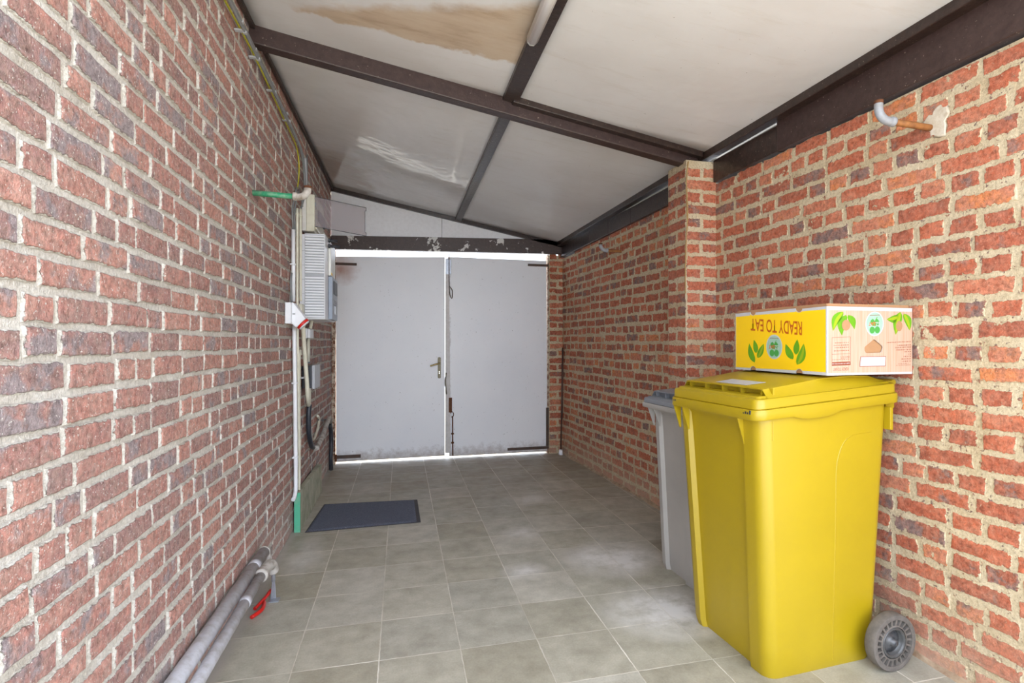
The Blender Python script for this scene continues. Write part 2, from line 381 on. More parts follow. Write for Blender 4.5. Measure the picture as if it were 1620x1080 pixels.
# ------------------------------------------------------------------ brick walls
def brick_face(name, O, U, N, length, z0, ztop, course, bh, joint, sl, hl, bond, mat, depth=.005, parent=None, back=.1, seed=1, s0=0, jit=.002, solid=True, zshift=0, over=.05):
    """One wall: a mortar slab plus every brick face laid course by course (one mesh, bricks are surface)."""
    rnd = random.Random(seed)
    O = Vector(O); U = Vector(U).normalized(); N = Vector(N).normalized(); Z = Vector((0, 0, 1))
    V = []; F = []; E = []; B = []
    def P(s, z, d): return O+U*s+Z*z+N*d
    # mortar slab
    ns = max(2, int(length/.4))
    zt = ztop if callable(ztop) else (lambda s: ztop)
    if solid:
        for i in range(ns+1):
            s = s0+(length)*i/ns
            for d in (0, -back):
                for z in (z0, zt(s)): V.append(P(s, z, d)); E.append(0.0); B.append((0, 0, 0))
        for i in range(ns):
            a = i*4; b = a+4
            F += [(a, b, b+1, a+1), (a+2, a+3, b+3, b+2), (a+1, b+1, b+3, a+3), (a, a+2, b+2, b)]
        F += [(0, 1, 3, 2), (ns*4, ns*4+2, ns*4+3, ns*4+1)]
    row = 0; z = z0+joint*.5+zshift
    end = s0+length
    while z < max(zt(s0), zt(end)):
        if bond == 'english':
            kinds = 'S' if row % 2 == 0 else 'H'
            s = s0-(sl*.5 if row % 4 == 0 else (hl*.5 if row % 2 else 0))+rnd.uniform(-.012, .012)
        elif bond == 'pillar':
            kinds = 'S' if (row+seed) % 2 == 0 else 'H'; s = s0
            slp = length-.004; hlp = (length-.004-joint)/2
        else:
            s = s0-rnd.uniform(0, sl)
        hcount = 0
        while s < end:
            if bond == 'english':
                k = kinds
                if rnd.random() < .08: k = 'H' if k == 'S' else 'S'
            elif bond == 'pillar': k = kinds
            else:
                k = 'H' if (rnd.random() < .36 and hcount < 2) else 'S'
                hcount = hcount+1 if k == 'H' else 0
            Lb = (sl if k == 'S' else hl)*rnd.uniform(.96, 1.04)
            if bond == 'pillar': Lb = slp if k == 'S' else hlp
            a = max(s, s0+.002); b = min(s+Lb, end-.002); s += Lb+joint*rnd.uniform(.75, 1.25)
            if b-a < .03: continue
            if z+bh > zt((a+b)/2)+over: continue
            dz = rnd.uniform(-jit, jit)*1.5; za = z+dz; zb = z+bh*rnd.uniform(.94, 1.04)+dz
            tilt = rnd.uniform(-.0025, .0025); dd = depth*rnd.uniform(.55, 1.3)
            br = (rnd.random(), rnd.random(), rnd.random())
            nx = max(2, int((b-a)/.028)); nz = 2
            per = [(a+(b-a)*i/nx, za) for i in range(nx)]+[(b, za+(zb-za)*i/nz) for i in range(nz)] + \
                  [(b-(b-a)*i/nx, zb) for i in range(nx)]+[(a, zb-(zb-za)*i/nz) for i in range(nz)]
            per = [(x+rnd.uniform(-jit, jit), y+rnd.uniform(-jit, jit)+tilt*((x-a)/(b-a)*2-1)) for x, y in per]
            cx = (a+b)/2; cz = (za+zb)/2; n = len(per); k0 = len(V)
            for inset, d, e in ((0, -.001, 0.), (.0025, dd*.65, .3), (.007, dd, .7), (.014, dd+rnd.uniform(-.0006, .0006), 1.)):
                for x, y in per:
                    hx = (b-a)/2; hz = (zb-za)/2
                    V.append(P(cx+(x-cx)*(hx-inset)/hx, cz+(y-cz)*(hz-inset)/hz, d)); E.append(e); B.append(br)
            for q in range(3):
                for i in range(n):
                    j = (i+1) % n; F.append((k0+q*n+i, k0+q*n+j, k0+(q+1)*n+j, k0+(q+1)*n+i))
            F.append(tuple(k0+3*n+i for i in range(n)))
        z += course; row += 1
    me = bpy.data.meshes.new(name); me.from_pydata([tuple(v) for v in V], [], F)
    me.materials.append(mat)
    at = me.attributes.new('edge', 'FLOAT', 'POINT'); at.data.foreach_set('value', E)
    at = me.attributes.new('brnd', 'FLOAT_VECTOR', 'POINT'); at.data.foreach_set('vector', [c for b in B for c in b])
    o = bpy.data.objects.new(name, me); COL.objects.link(o)
    if parent: o.parent = parent
    return o

LX = -.69
ZL = lambda y: 2.69+.027*y            # ceiling height along the left wall
ZR = lambda y: 2.523-.022*y           # along the right wall
XR = lambda y: 2.09-.05*y             # right wall line
def ceil_z(x, y):
    f = (x-LX)/(XR(y)-.08-LX); return ZL(y)+(ZR(y)-ZL(y))*f
YB = 6.05

wl = brick_face('wall_left', (LX-.010, .5, 0), (0, 1, 0), (1, 0, 0), 5.75, 0, lambda s: ZL(s+.5)+.02, .0715, .0600, .0115, .203, .096, 'wild', M['brick_left'], .008, back=.22, seed=3, jit=.0024)
tag(wl, kind='structure')
ul = math.hypot(1, .05); UR = (-.05/ul, 1/ul, 0); NR = (-1/ul, -.05/ul, 0)
wr = brick_face('wall_right', (XR(.5), .5, 0), UR, NR, 5.75, 0, lambda s: 2.305-.0135*(s+.5)-.012, .0785, .0592, .0190, .210, .100, 'english', M['brick_right'], .0035, back=.22, seed=11, jit=.0042)
tag(wr, kind='structure')
# pillar half way along the right wall
PX = 1.724; PY0 = 3.10; PY1 = 3.335
pil = brick_face('brick_pillar', (XR(PY0)+.0, PY0, 0), (-1, 0, 0), (0, -1, 0), XR(PY0)-PX, 0, 2.395, .0785, .0592, .0190, .210, .100, 'pillar', M['brick_right'], .0035, wr, back=.235, seed=20, jit=.004, over=.0, zshift=.004)
pil2 = brick_face('brick_pillar', (PX, PY0, 0), (0, 1, 0), (-1, 0, 0), PY1-PY0, 0, 2.395, .0785, .0592, .0190, .210, .100, 'pillar', M['brick_right'], .0035, wr, over=0, seed=23, jit=.004, solid=False, zshift=.004)
# brick pier to the right of the gate
wb = brick_face('wall_back', (1.63, 6.02, 0), (1, 0, 0), (0, -1, 0), .20, 0, 2.25, .0785, .0592, .0190, .210, .100, 'pillar', M['brick_right'], .0035, back=.2, seed=31, jit=.004)
tag(wb, kind='structure')

# gable boards over the lintel
GY = 6.0
seam = .43
def gz(x): return ceil_z(x, GY)+.01
m = MB(); m.hexa([(LX, GY, 2.33), (seam-.004, GY, 2.35), (seam-.004, GY+.02, 2.35), (LX, GY+.02, 2.33)], [(LX, GY, gz(LX)), (seam-.004, GY, gz(seam)), (seam-.004, GY+.02, gz(seam)), (LX, GY+.02, gz(LX))])
m.build('gable_board', M['gable'], wb)
m = MB(); m.hexa([(seam+.001, GY-.002, 2.35), (1.80, GY-.002, 2.38), (1.80, GY+.02, 2.38), (seam+.001, GY+.02, 2.35)], [(seam+.001, GY-.002, gz(seam)), (1.80, GY-.002, gz(1.8)), (1.80, GY+.02, gz(1.8)), (seam+.001, GY+.02, gz(seam))])
m.build('gable_board', M['gable'], wb)
m = MB(); m.box(seam-.04, GY+.021, 2.25, seam+.04, GY+.04, 2.70); m.build('seam_sky_block', M['beam_rough'], wb)  # hidden dark strip added to block sky light leaking through the seam

# floor and the ground around
m = MB(); m.box(-.9, -3.2, -.1, 2.4, 6.30, 0); fl = tag(m.build('floor', M['floor']), kind='structure')
m = MB(); m.box(-9, -12, -.16, 11, 16, -.1); tag(m.build('ground', M['ground']), kind='structure')
# concrete fillet at the foot of the right wall
m = MB()
for i in range(40):
    y0 = -.4+i*.16; y1 = y0+.16; a = .02+.012*math.sin(i*1.7); b = .02+.012*math.sin((i+1)*1.7)
    h0 = .03+.012*math.sin(i*2.3+1); h1 = .03+.012*math.sin((i+1)*2.3+1)
    m.add([(XR(y0)-a, y0, .0), (XR(y1)-b, y1, .0), (XR(y1)+.01, y1, h1), (XR(y0)+.01, y0, h0)], [(0, 1, 2, 3)])
M['fillet'] = plain('fillet_mortar', srgb(170, 148, 122), .9, 0, .5, 20, .5, srgb(128, 96, 72))
tag(m.build('baseboard_right', M['fillet']), kind='structure')

# ------------------------------------------------------------------ ceiling
YC0 = .5
xm = lambda y: .600 if y > 3.3 else .588
ceil = empty('ceiling', (0, 0, 0), kind='structure')
m = MB()
def slab(m, x0, x1, y0, y1, d0, d1):
    q = [(x0(y0) if callable(x0) else x0, y0), (x1(y0) if callable(x1) else x1, y0), (x1(y1) if callable(x1) else x1, y1), (x0(y1) if callable(x0) else x0, y1)]
    m.hexa([(x, y, ceil_z(x, y)+d0) for x, y in q], [(x, y, ceil_z(x, y)+d1) for x, y in q])
for i in range(12):
    for j in range(8):
        ya = YC0+(6.5-YC0)*i/12; yb_ = YC0+(6.5-YC0)*(i+1)/12
        fx = lambda k: (lambda y: LX-.25+(XR(y)+.45-LX+.25)*k/8)  # unseen right overhang, added to keep direct sun out of the eaves gap
        slab(m, fx(j), fx(j+1), ya, yb_, .03, .07)
m.build('roof_deck', M['roof'], ceil)
def panel(x0, x1, y0, y1, bow, mat, nx=16, ny=16):
    m = MB(); vs = []; fs = []
    for i in range(nx+1):
        for j in range(ny+1):
            a = i/nx; b = j/ny; y = y0+(y1-y0)*b
            xa = x0(y) if callable(x0) else x0; xb = x1(y) if callable(x1) else x1; x = xa+(xb-xa)*a
            z = ceil_z(x, y)-bow*math.sin(math.pi*a)**.8*math.sin(math.pi*b)**.8 if 0 < i < nx and 0 < j < ny else ceil_z(x, y)
            vs.append((x, y, z))
    for i in range(nx):
        for j in range(ny):
            a = i*(ny+1)+j; fs.append((a, a+1, a+ny+2, a+ny+1))
    m.add(vs, fs, 0, True); o = m.build('ceiling_panel', mat, ceil)
    s = o.modifiers.new('solid', 'SOLIDIFY'); s.thickness = .008; s.offset = 1
    return o
BY = 3.0      # beam line
panel(LX, .60, YC0, BY+.1, .01, M['panel_stain'])
panel(.60, lambda y: XR(y)-.01, YC0, BY+.15, .012, M['panel'])
panel(LX, .60, BY+.1, 6.06, .030, M['panel_gloss'], 24, 24)
panel(.60, lambda y: XR(y)-.01, BY+.15, 6.06, .008, M['panel'])
# battens between panels
m = MB(); slab(m, lambda y: .548, lambda y: .632, YC0, BY+.02, -.022, .01)
tag(m.build('trim_1', M['beam_rough'], bevel=.003), kind='structure')
m = MB(); slab(m, lambda y: .572, lambda y: .632, BY+.1, 6.02, -.030, .01)
tag(m.build('trim_2', M['beam_rough'], bevel=.003), kind='structure')
# cross beam (runs from the left wall to the pillar)
def yb(x): return 2.875+(x-LX)*.105
def beamseg(m, x0, x1, ya, yb2, d0, d1, absz=None):
    vs0 = []; vs1 = []
    for x, y in ((x0, yb(x0)+ya), (x1, yb(x1)+ya), (x1, yb(x1)+yb2), (x0, yb(x0)+yb2)):
        vs0.append((x, y, ceil_z(x, y)+d0)); vs1.append((x, y, ceil_z(x, y)+d1))
    m.hexa(vs0, vs1)
m = MB(); beamseg(m, LX-.02, 1.83, 0, .075, -.088, .01)
tag(m.build('trim_3', M['beam'], bevel=.006), kind='structure')
m = MB(); beamseg(m, .60, 1.84, -.045, 0.0, -.035, .01)
tag(m.build('trim_4', M['beam_rough'], bevel=.003), kind='structure')
# eaves: rafter trim under the panels and the wall plate on the brickwork
def run(m, y0, y1, xo0, xo1, zb, zt, n=8):
    for i in range(n):
        a = y0+(y1-y0)*i/n; b = y0+(y1-y0)*(i+1)/n
        m.hexa([(XR(a)-xo1, a, zb(a)), (XR(a)-xo0, a, zb(a)), (XR(b)-xo0, b, zb(b)), (XR(b)-xo1, b, zb(b))],
               [(XR(a)-xo1, a, zt(a)), (XR(a)-xo0, a, zt(a)), (XR(b)-xo0, b, zt(b)), (XR(b)-xo1, b, zt(b))])
zpl = lambda y: 2.305-.0135*y
m = MB(); run(m, YC0, 2.52, -.10, .030, zpl, lambda y: zpl(y)+.165, 1)
tag(m.build('trim_5', M['beam'], bevel=.004), kind='structure')
m = MB(); run(m, 2.52, 3.09, -.10, .028, zpl, lambda y: zpl(y)+.138, 1)
tag(m.build('trim_6', M['beam_rough'], bevel=.004), kind='structure')
m = MB(); run(m, 3.34, 6.05, -.10, .030, zpl, lambda y: min(zpl(y)+.128+max(0, y-4.2)*.03, ZR(y)-.012), 6)
tag(m.build('trim_7', M['beam_rough'], bevel=.004), kind='structure')
m = MB(); run(m, YC0, 3.16, .025, .085, lambda y: ZR(y)-.045, lambda y: ZR(y)+.012, 1); run(m, YC0, 3.16, -.05, .025, lambda y: ZR(y)-.01, lambda y: ZR(y)+.03, 1)
tag(m.build('trim_8', M['beam_rough'], bevel=.004), kind='structure')
m = MB(); run(m, 3.16, 6.02, .025, .085, lambda y: ZR(y)-.045, lambda y: ZR(y)+.012, 1)
tag(m.build('trim_9', M['beam_rough'], bevel=.004), kind='structure')
# narrow trims along the left wall and the gable
m = MB(); slab(m, LX, LX+.018, YC0, 6.0, -.022, .01)
tag(m.build('trim_10', M['beam_rough']), kind='structure')
m = MB()
for x0, x1 in ((LX, .6), (.6, 1.79)):
    m.hexa([(x0, GY-.03, ceil_z(x0, GY)-.045), (x1, GY-.03, ceil_z(x1, GY)-.045), (x1, GY+.01, ceil_z(x1, GY)-.045), (x0, GY+.01, ceil_z(x0, GY)-.045)],
           [(x0, GY-.03, ceil_z(x0, GY)+.01), (x1, GY-.03, ceil_z(x1, GY)+.01), (x1, GY+.01, ceil_z(x1, GY)+.01), (x0, GY+.01, ceil_z(x0, GY)+.01)])
tag(m.build('trim_11', M['beam_rough']), kind='structure')
# lintel over the gate
m = MB(); m.hexa([(LX, 5.97, 2.213), (1.80, 5.97, 2.262), (1.80, 6.04, 2.262), (LX, 6.04, 2.213)], [(LX, 5.97, 2.352), (1.80, 5.97, 2.425), (1.80, 6.04, 2.425), (LX, 6.04, 2.352)])
tag(m.build('trim_12', M['lintel'], bevel=.004), kind='structure')
# flaking jamb posts
m = MB(); m.box(LX, 6.02, 0, LX+.034, 6.12, 2.22); tag(m.build('trim_13', M['jamb'], bevel=.003), kind='structure')
m = MB(); m.box(1.62, 6.045, 0, 1.632, 6.12, 2.26); tag(m.build('trim_14', M['jamb']), kind='structure')

# ------------------------------------------------------------------ gate leaves
def leafmesh(c, th=.04):
    return [(x, YB, z) for x, z in c], [(x, YB+th, z) for x, z in c]
d1 = MB(); a, b = leafmesh([(-.650, .02), (.464, .03), (.466, 2.188), (-.652, 2.152)]); d1.hexa(a, b)
door1 = tag(d1.build('door_1', M['door'], bevel=.003), kind='structure')
d2 = MB(); a, b = leafmesh([(.512, .02), (1.618, .022), (1.606, 2.190), (.494, 2.192)]); d2.hexa(a, b)
door2 = tag(d2.build('door_2', M['door'], bevel=.003), kind='structure')
# overlapping meeting strip of the right leaf
m = MB(); m.hexa([(.4655, YB-.012, .06), (.528, YB-.012, .06), (.528, YB, .06), (.4655, YB, .06)], [(.4705, YB-.012, 2.17), (.506, YB-.012, 2.17), (.506, YB, 2.17), (.4705, YB, 2.17)])
M['strip'] = timber('worn_white', srgb(200, 194, 188), srgb(214, 210, 206), .0)
m.build('meeting_strip', M['strip'], door2, bevel=.002)
# handle: back plate, lever, lock cylinder
m = MB(); m.add([], []); pl = rrect(.388, .872, .421, 1.102, .014, 4)
m.loft([[(x, YB-.006, z) for x, z in pl], [(x, YB, z) for x, z in pl]], smooth=False)
hd = m.build('door_handle', M['brass_dark'], door1, bevel=.0015)
m = MB(); m.tube([(.404, YB-.004, 1.034), (.404, YB-.045, 1.034), (.395, YB-.055, 1.033), (.36, YB-.058, 1.024), (.32, YB-.056, 1.012), (.305, YB-.056, 1.010)], .0085)
m.build('lever', M['brass'], hd)
m = MB(); m.lathe((.404, YB-.006, .945), (0, -1, 0), [(.010, 0), (.010, .006), (.004, .007)], 16); m.box(.399, YB-.012, .922, .409, YB-.005, .945)
m.build('lock_cylinder', M['steel_bright'], hd)
# hinge straps
for (dr, x0, x1, z0, z1) in ((door1, -.668, -.445, 2.062, 2.088), (door1, -.66, -.405, .055, .090), (door2, 1.388, 1.625, 2.122, 2.148), (door2, 1.155, 1.632, .052, .082), (door2, 1.600, 1.632, .085, .52)):
    m = MB(); m.box(x0, YB-.010, z0, x1, YB, z1)
    for k in range(3):
        xx = x0+(x1-x0)*(k+.5)/3; m.lathe((xx, YB-.010, (z0+z1)/2), (0, -1, 0), [(.006, 0), (.005, .003), (.001, .004)], 8)
    m.build('hinge_strap', M['iron'], dr, bevel=.001)
# left hinge pin at the lower corner
m = MB(); m.box(-.668, YB-.03, .03, -.640, YB, .10); m.build('hinge_pin', M['rust'], door1, bevel=.004)
# top bolt with a looped pull rod and its plate
m = MB(); m.box(.472, YB-.018, 2.00, .53, YB-.010, 2.165); bp = m.build('bolt_plate', M['steel'], door2, bevel=.002)
m = MB(); m.tube([(.508, YB-.026, 2.22), (.508, YB-.026, 2.0), (.512, YB-.026, 1.82), (.522, YB-.027, 1.76), (.538, YB-.028, 1.74), (.545, YB-.028, 1.79), (.540, YB-.028, 1.83), (.516, YB-.026, 1.865)], .0042, 8)
m.build('pull_rod', M['iron'], bp)
m = MB(); m.tube([(.548, YB-.02, .03), (.546, YB-.02, .46)], .0065, 8); m.tube([(.530, YB-.02, .45), (.552, YB-.024, .46), (.556, YB-.024, .49), (.538, YB-.024, .51), (.524, YB-.02, .49)], .004, 8)
m.box(.505, YB-.018, .50, .540, YB-.008, .66); m.box(.530, YB-.016, .16, .562, YB-.008, .18); m.box(.530, YB-.016, .26, .562, YB-.008, .275)
m.build('floor_bolt', M['rust'], door2, bevel=.001)
m = MB(); m.tube([(.478, YB-.012, .93), (.468, YB-.03, .85), (.472, YB-.03, .76), (.482, YB-.012, .70)], .007, 8)
m.build('pull_grip', M['brass_dark'], door1)
# scratches of an old sign outline on the right leaf are surface wear

# ------------------------------------------------------------------ wheeled bins
def make_bin(name, label, loc, rz, W, D, zb, dz, lidh, mats, body_b, body_t, rise, sticker, wy0):
    body_m, lid_m = mats
    root = empty(name, loc, label, 'bin', rz=rz)
    # body: u = depth from the front, w = width
    def ring(t, inner=False):
        u0 = body_b[0]+(body_t[0]-body_b[0])*t; u1 = body_b[1]+(body_t[1]-body_b[1])*t
        w0 = body_b[2]+(body_t[2]-body_b[2])*t; w1 = body_b[3]+(body_t[3]-body_b[3])*t
        r = .05; z = .012+(zb+rise*.5-.012)*t
        pts = []
        rec = .020*min(1, (1-t)*14+.15); pa = w0+.105; pb = w1-.085
        for k in range(7):
            a = R(-90+90*k/6); pts.append((u1-r+r*math.cos(a), w0+r+r*math.sin(a)))
        for k in range(7):
            a = R(90*k/6); pts.append((u1-r+r*math.cos(a), w1-r+r*math.sin(a)))
        for k in range(7):
            a = R(90+90*k/6); pts.append((u0+r+r*math.cos(a), w1-r+r*math.sin(a)))
        pts += [(u0, pb+.012), (u0+rec, pb), (u0+rec, pb-.004), (u0+rec, (pa+pb)/2), (u0+rec, pa+.004), (u0+rec, pa), (u0, pa-.006)]
        for k in range(7):
            a = R(180+90*k/6); pts.append((u0+r+r*math.cos(a), w0+r+r*math.sin(a)))
        return [(u, w_, z+(rise*(u/D-.5) if t > .98 else 0)) for u, w_ in pts]
    m = MB(); rr = [ring(t) for t in (0, .02, .1, .3, .5, .7, .85, .95, 1.0)]
    c = Vector((sum(p[0] for p in rr[0])/len(rr[0]), sum(p[1] for p in rr[0])/len(rr[0]), 0))
    rr[0] = [((p[0]-c.x)*.97+c.x, (p[1]-c.y)*.97+c.y, 0.0) for p in rr[0]]
    m.loft(rr)
    # embossed line of the wheel bay on the near side and its counterpart, and a small mould slit
    def side(u, z):
        t = (z-.012)/(zb-.012); return body_b[2]+(body_t[2]-body_b[2])*t
    for sgn in (0, 1):
        def wv(z): return side(0, z) if not sgn else (body_b[3]+(body_t[3]-body_b[3])*((z-.012)/(zb-.012)))
        k = zb/.97
        pts = [(D*.80, .905*k), (D*.66, .895*k), (D*.60, .87*k), (D*.565, .82*k), (D*.55, .75*k), (D*.55, .5*k), (D*.545, .2*k), (D*.545, .03)]
        m.tube([(u, wv(z)+(.0008 if not sgn else -.0008), z) for u, z in pts], .0022, 6)
    m.tube([(.085, side(0, zb)+.0006, zb-.005), (.085, side(0, zb-.07)+.0006, zb-.075)], .0025, 6)
    body = m.build('body', body_m, root, local=True)
    for p in body.data.polygons: p.use_smooth = True
    es = body.modifiers.new('es', 'EDGE_SPLIT'); es.split_angle = R(38)
    # gussets beneath the front rim
    m = MB(); w0, w1 = body_t[2], body_t[3]; u0 = body_t[0]
    for g in (w0+.100, w1-.080, w1-.012):
        m = MB(); m.hexa([(u0+.006, g-.003, zb-.10), (u0+.012, g-.003, zb-.10), (u0+.012, g+.003, zb-.10), (u0+.006, g+.003, zb-.10)],
               [(.004, g-.003, zb+.004), (u0+.012, g-.003, zb+.004), (u0+.012, g+.003, zb+.004), (.004, g+.003, zb+.004)])
        m.build('rim_gusset', body_m, root, local=True)
    # rim skirt
    def outl(off, n=8, r=.045): return rrect(off, off, D-off, W-off, max(r-off*.5, .01), n)
    def dense(pts):
        out = []
        for i in range(len(pts)):
            a = pts[i]; b = pts[(i+1) % len(pts)]; d = math.dist(a, b); k = max(1, int(d/.02))
            for j in range(k): out.append((a[0]+(b[0]-a[0])*j/k, a[1]+(b[1]-a[1])*j/k))
        return out
    base = dense(outl(0))
    def off(pts, o):
        res = []
        for x, y in pts:
            nx = min(max(x, .05), D-.05); ny = min(max(y, .05), W-.05)
            dx, dy = x-nx, y-ny; l = math.hypot(dx, dy) or 1
            res.append((x-dx/l*o, y-dy/l*o))
        return res
    def zf(u): return zb+rise*u/D
    def dip(u, w_):
        if w_ > .06 and w_ < W-.06: return 0
        s = (u-D*.40)/(D*.16)
        return -.016*max(0, 1-abs(s)**3) if abs(s) < 1 else 0
    def ringz(o, z, d=False): return [(x, y, zf(x)+z+(dip(x, y) if d else 0)) for x, y in off(base, o)]
    m = MB(); m.loft([ringz(.030, .006), ringz(.003, .0, True), ringz(.0, .004, True), ringz(.0, dz*.42), ringz(.003, dz*.5), ringz(.03, dz*.5)])
    rim = m.build('rim', body_m, root, local=True); 
    es = rim.modifiers.new('es', 'EDGE_SPLIT'); es.split_angle = R(40)
    # lid: flange, sunk floor and raised deck
    lid = MB()
    lid.loft([ringz(.012, dz*.5), ringz(.009, dz*.55), ringz(.010, dz*.94), ringz(.014, dz), ringz(.028, dz*1.02), ringz(.034, dz*1.12), ringz(.05, dz*1.12)])
    lo = lid.build('lid', lid_m, root, local=True)
    es = lo.modifiers.new('es', 'EDGE_SPLIT'); es.split_angle = R(40)
    zl = zb+dz
    prof = [(.065, lidh[0]), (.12, lidh[0]+.006), (.22, lidh[0]*.55+lidh[1]*.45), (.34, lidh[0]*.15+lidh[1]*.85), (.46, lidh[1]), (D-.20, lidh[1]), (D-.13, lidh[1]-.002), (D-.06, lidh[2]+.008), (D+.02, lidh[2])]
    dk = MB(); top = []; und = []; sk = []
    for u, z in prof:
        fl_ = 0 if u < D-.12 else (.0 if u < D else -.015)
        wl_ = .048 if u < D-.1 else .055
        row_t = [(u, wl_, z-.004), (u, wl_+.012, z), (u, W/2, z+.001), (u, W-wl_-.012, z), (u, W-wl_, z-.004)]
        top.append(row_t)
    vs = []; fs = []; nn = 5
    for r_ in top: vs += r_
    nb = len(vs)
    for r_ in top: vs += [(p[0], p[1], p[2]-.006) for p in r_]
    for i in range(len(top)-1):
        for j in range(nn-1):
            a = i*nn+j; fs.append((a, a+1, a+nn+1, a+nn)); fs.append((nb+a, nb+a+nn, nb+a+nn+1, nb+a+1))
    for i in range(len(top)-1):
        for j in (0, nn-1):
            a = i*nn+j; fs.append((a, a+nn, nb+a+nn, nb+a))
    for i in (0, len(top)-1):
        for j in range(nn-1):
            a = i*nn+j; fs.append((a, a+1, nb+a+1, nb+a))
    dk.add(vs, fs, 0, True)
    deck = dk.build('lid_deck', lid_m, lo, local=True); es = deck.modifiers.new('es', 'EDGE_SPLIT'); es.split_angle = R(35)
    # side skirts from deck to flange
    sk = MB()
    for side_ in (0, 1):
        vs = []; fs = []
        for i, (u, z) in enumerate(prof):
            if u > D-.04: u = D-.04
            wt = .050; wbm = .020
            if side_: wt = W-wt; wbm = W-wbm
            wm = (wt+wbm)/2
            vs += [(u, wt, z-.005), (u, wm, (z+zf(u)+dz)/2-.006), (u, wbm, zf(u)+dz)]
        for i in range(len(prof)-1):
            a = i*3
            fs += [(a, a+3, a+4, a+1), (a+1, a+4, a+5, a+2)]
        sk.add(vs, fs, 0, True)
    # front wall set back under the lip, with ribs
    sk.box(.095, .03, zl-.004, .102, W-.03, lidh[0])
    for k in range(5): sk.box(.072, .06+(W-.13)*k/4, zl-.004, .096, .068+(W-.13)*k/4, lidh[0]-.003)
    # back wall and handle bar
    sk.box(D-.05, .05, zf(D)+dz-.02, D-.04, W-.05, lidh[2])
    sk.build('lid_wall', lid_m, lo, local=True)
    hb = MB(); hb.tube([(D+.018, .055, lidh[2]-.008), (D+.018, W-.055, lidh[2]-.008)], .011, 10)
    for yy in (.06, W*.5, W-.06): hb.box(D-.03, yy-.008, zf(D)-.03, D+.015, yy+.008, lidh[2]-.004)
    hb.build('handle_bar', lid_m, lo, local=True)
    # hanging lug at the rear corner
    for la, lb_ in ((body_t[2]-.012, body_t[2]+.02), (body_t[3]-.02, body_t[3]+.012)):
        lg = MB(); lg.box(D-.06, la, zb-.06, D-.045, lb_, zb+.03)
        lg.build('corner_lug', body_m, root, local=True, bevel=.002)
    if sticker:
        st = MB(); st.hexa([(.085, .17, lidh[0]+.0035), (.165, .15, lidh[0]+.0135), (.165, .36, lidh[0]+.0135), (.085, .36, lidh[0]+.0035)], [(.085, .17, lidh[0]+.0045), (.165, .15, lidh[0]+.0145), (.165, .36, lidh[0]+.0145), (.085, .36, lidh[0]+.0045)])
        so_ = st.build('sticker', M['light_grey'], deck, local=True); so_['label'] = 'weathered grey sticker on lid'
        # ink marks on the rim
        for (a, b) in ((.035, .028), (.047, .014), (.058, .018), (.070, .008), (W-.05, .012), (W-.062, .016)):
            ik = MB(); ik.box(-.0006, a, zf(0)+dz*.30, .002, a+.007, zf(0)+dz*.30+b*.5)
            ik.build('ink_mark', M['black'], rim, local=True)
    # wheels on an axle
    r = .108; cu = D-.115
    ax = MB(); ax.tube([(cu, wy0-.03, r), (cu, W-.03, r)], .011, 10, smooth_path=False); ax.build('axle', M['steel'], root, local=True)
    for wy, sg in ((wy0, -1), (W-.058, 1)):
        t_ = MB(); c = (cu, wy+(-.03 if sg < 0 else .03), r)
        A = (0, sg, 0)
        t_.lathe((cu, wy, r), A, [(.062, .0), (r-.012, .0), (r-.002, .006), (r, .012), (r, .042), (r-.003, .048), (r-.013, .050), (r-.020, .048), (r-.022, .030), (.066, .028), (.066, .044), (.060, .046), (.060, .0)], 48)
        wh = t_.build('wheel', M['tyre'], root, local=True)
        es = wh.modifiers.new('es', 'EDGE_SPLIT'); es.split_angle = R(45)
        rb = MB()
        for k in range(22):
            a = 2*math.pi*k/22; a2 = a+.10
            for (q0, q1) in ((a, a2),):
                p = []
                for (rad, ang) in ((.064, q0), (r-.018, q0-.05), (r-.018, q1-.05), (.064, q1)):
                    p.append((cu+rad*math.cos(ang), rad*math.sin(ang)+r))
                rb.hexa([(x, wy+sg*.027, z) for x, z in p], [(x, wy+sg*.045, z) for x, z in p])
        rb.build('tread_rib', M['tyre'], wh, local=True)
        hb = MB(); hb.lathe((cu, wy, r), A, [(.058, .01), (.058, .045), (.052, .048), (.046, .040), (.044, .024), (.001, .022)], 32)
        hb.build('hub', [M['hub_rim']], wh, local=True)
        hc = MB(); hc.lathe((cu, wy, r), A, [(.043, .022), (.040, .030), (.022, .031), (.014, .040), (.011, .052), (.002, .053)], 32)
        hc.build('hub_cap', M['hub'], wh, local=True)
    return root

ybin = make_bin('wheelie_bin', 'large yellow two-wheeled bin with a cardboard box standing on its lid', (1.235, 1.715, 0), R(3.6), .60, .70, .968, .075,
         (1.083, 1.1265, 1.100), (M['yellow'], M['yellow']), (.080, .60, .036, .535), (.030, .655, .018, .575), .05, True, -.012)
gbin = make_bin('wheelie_bin', 'smaller grey two-wheeled bin with a dark lid standing behind the yellow one', (1.375, 2.42, 0), R(2.4), .55, .52, .885, .052,
         (.978, 1.002, .985), (M['grey_bin'], M['grey_lid']), (.062, .47, .06, .43), (.035, .49, .03, .47), .02, False, .05)

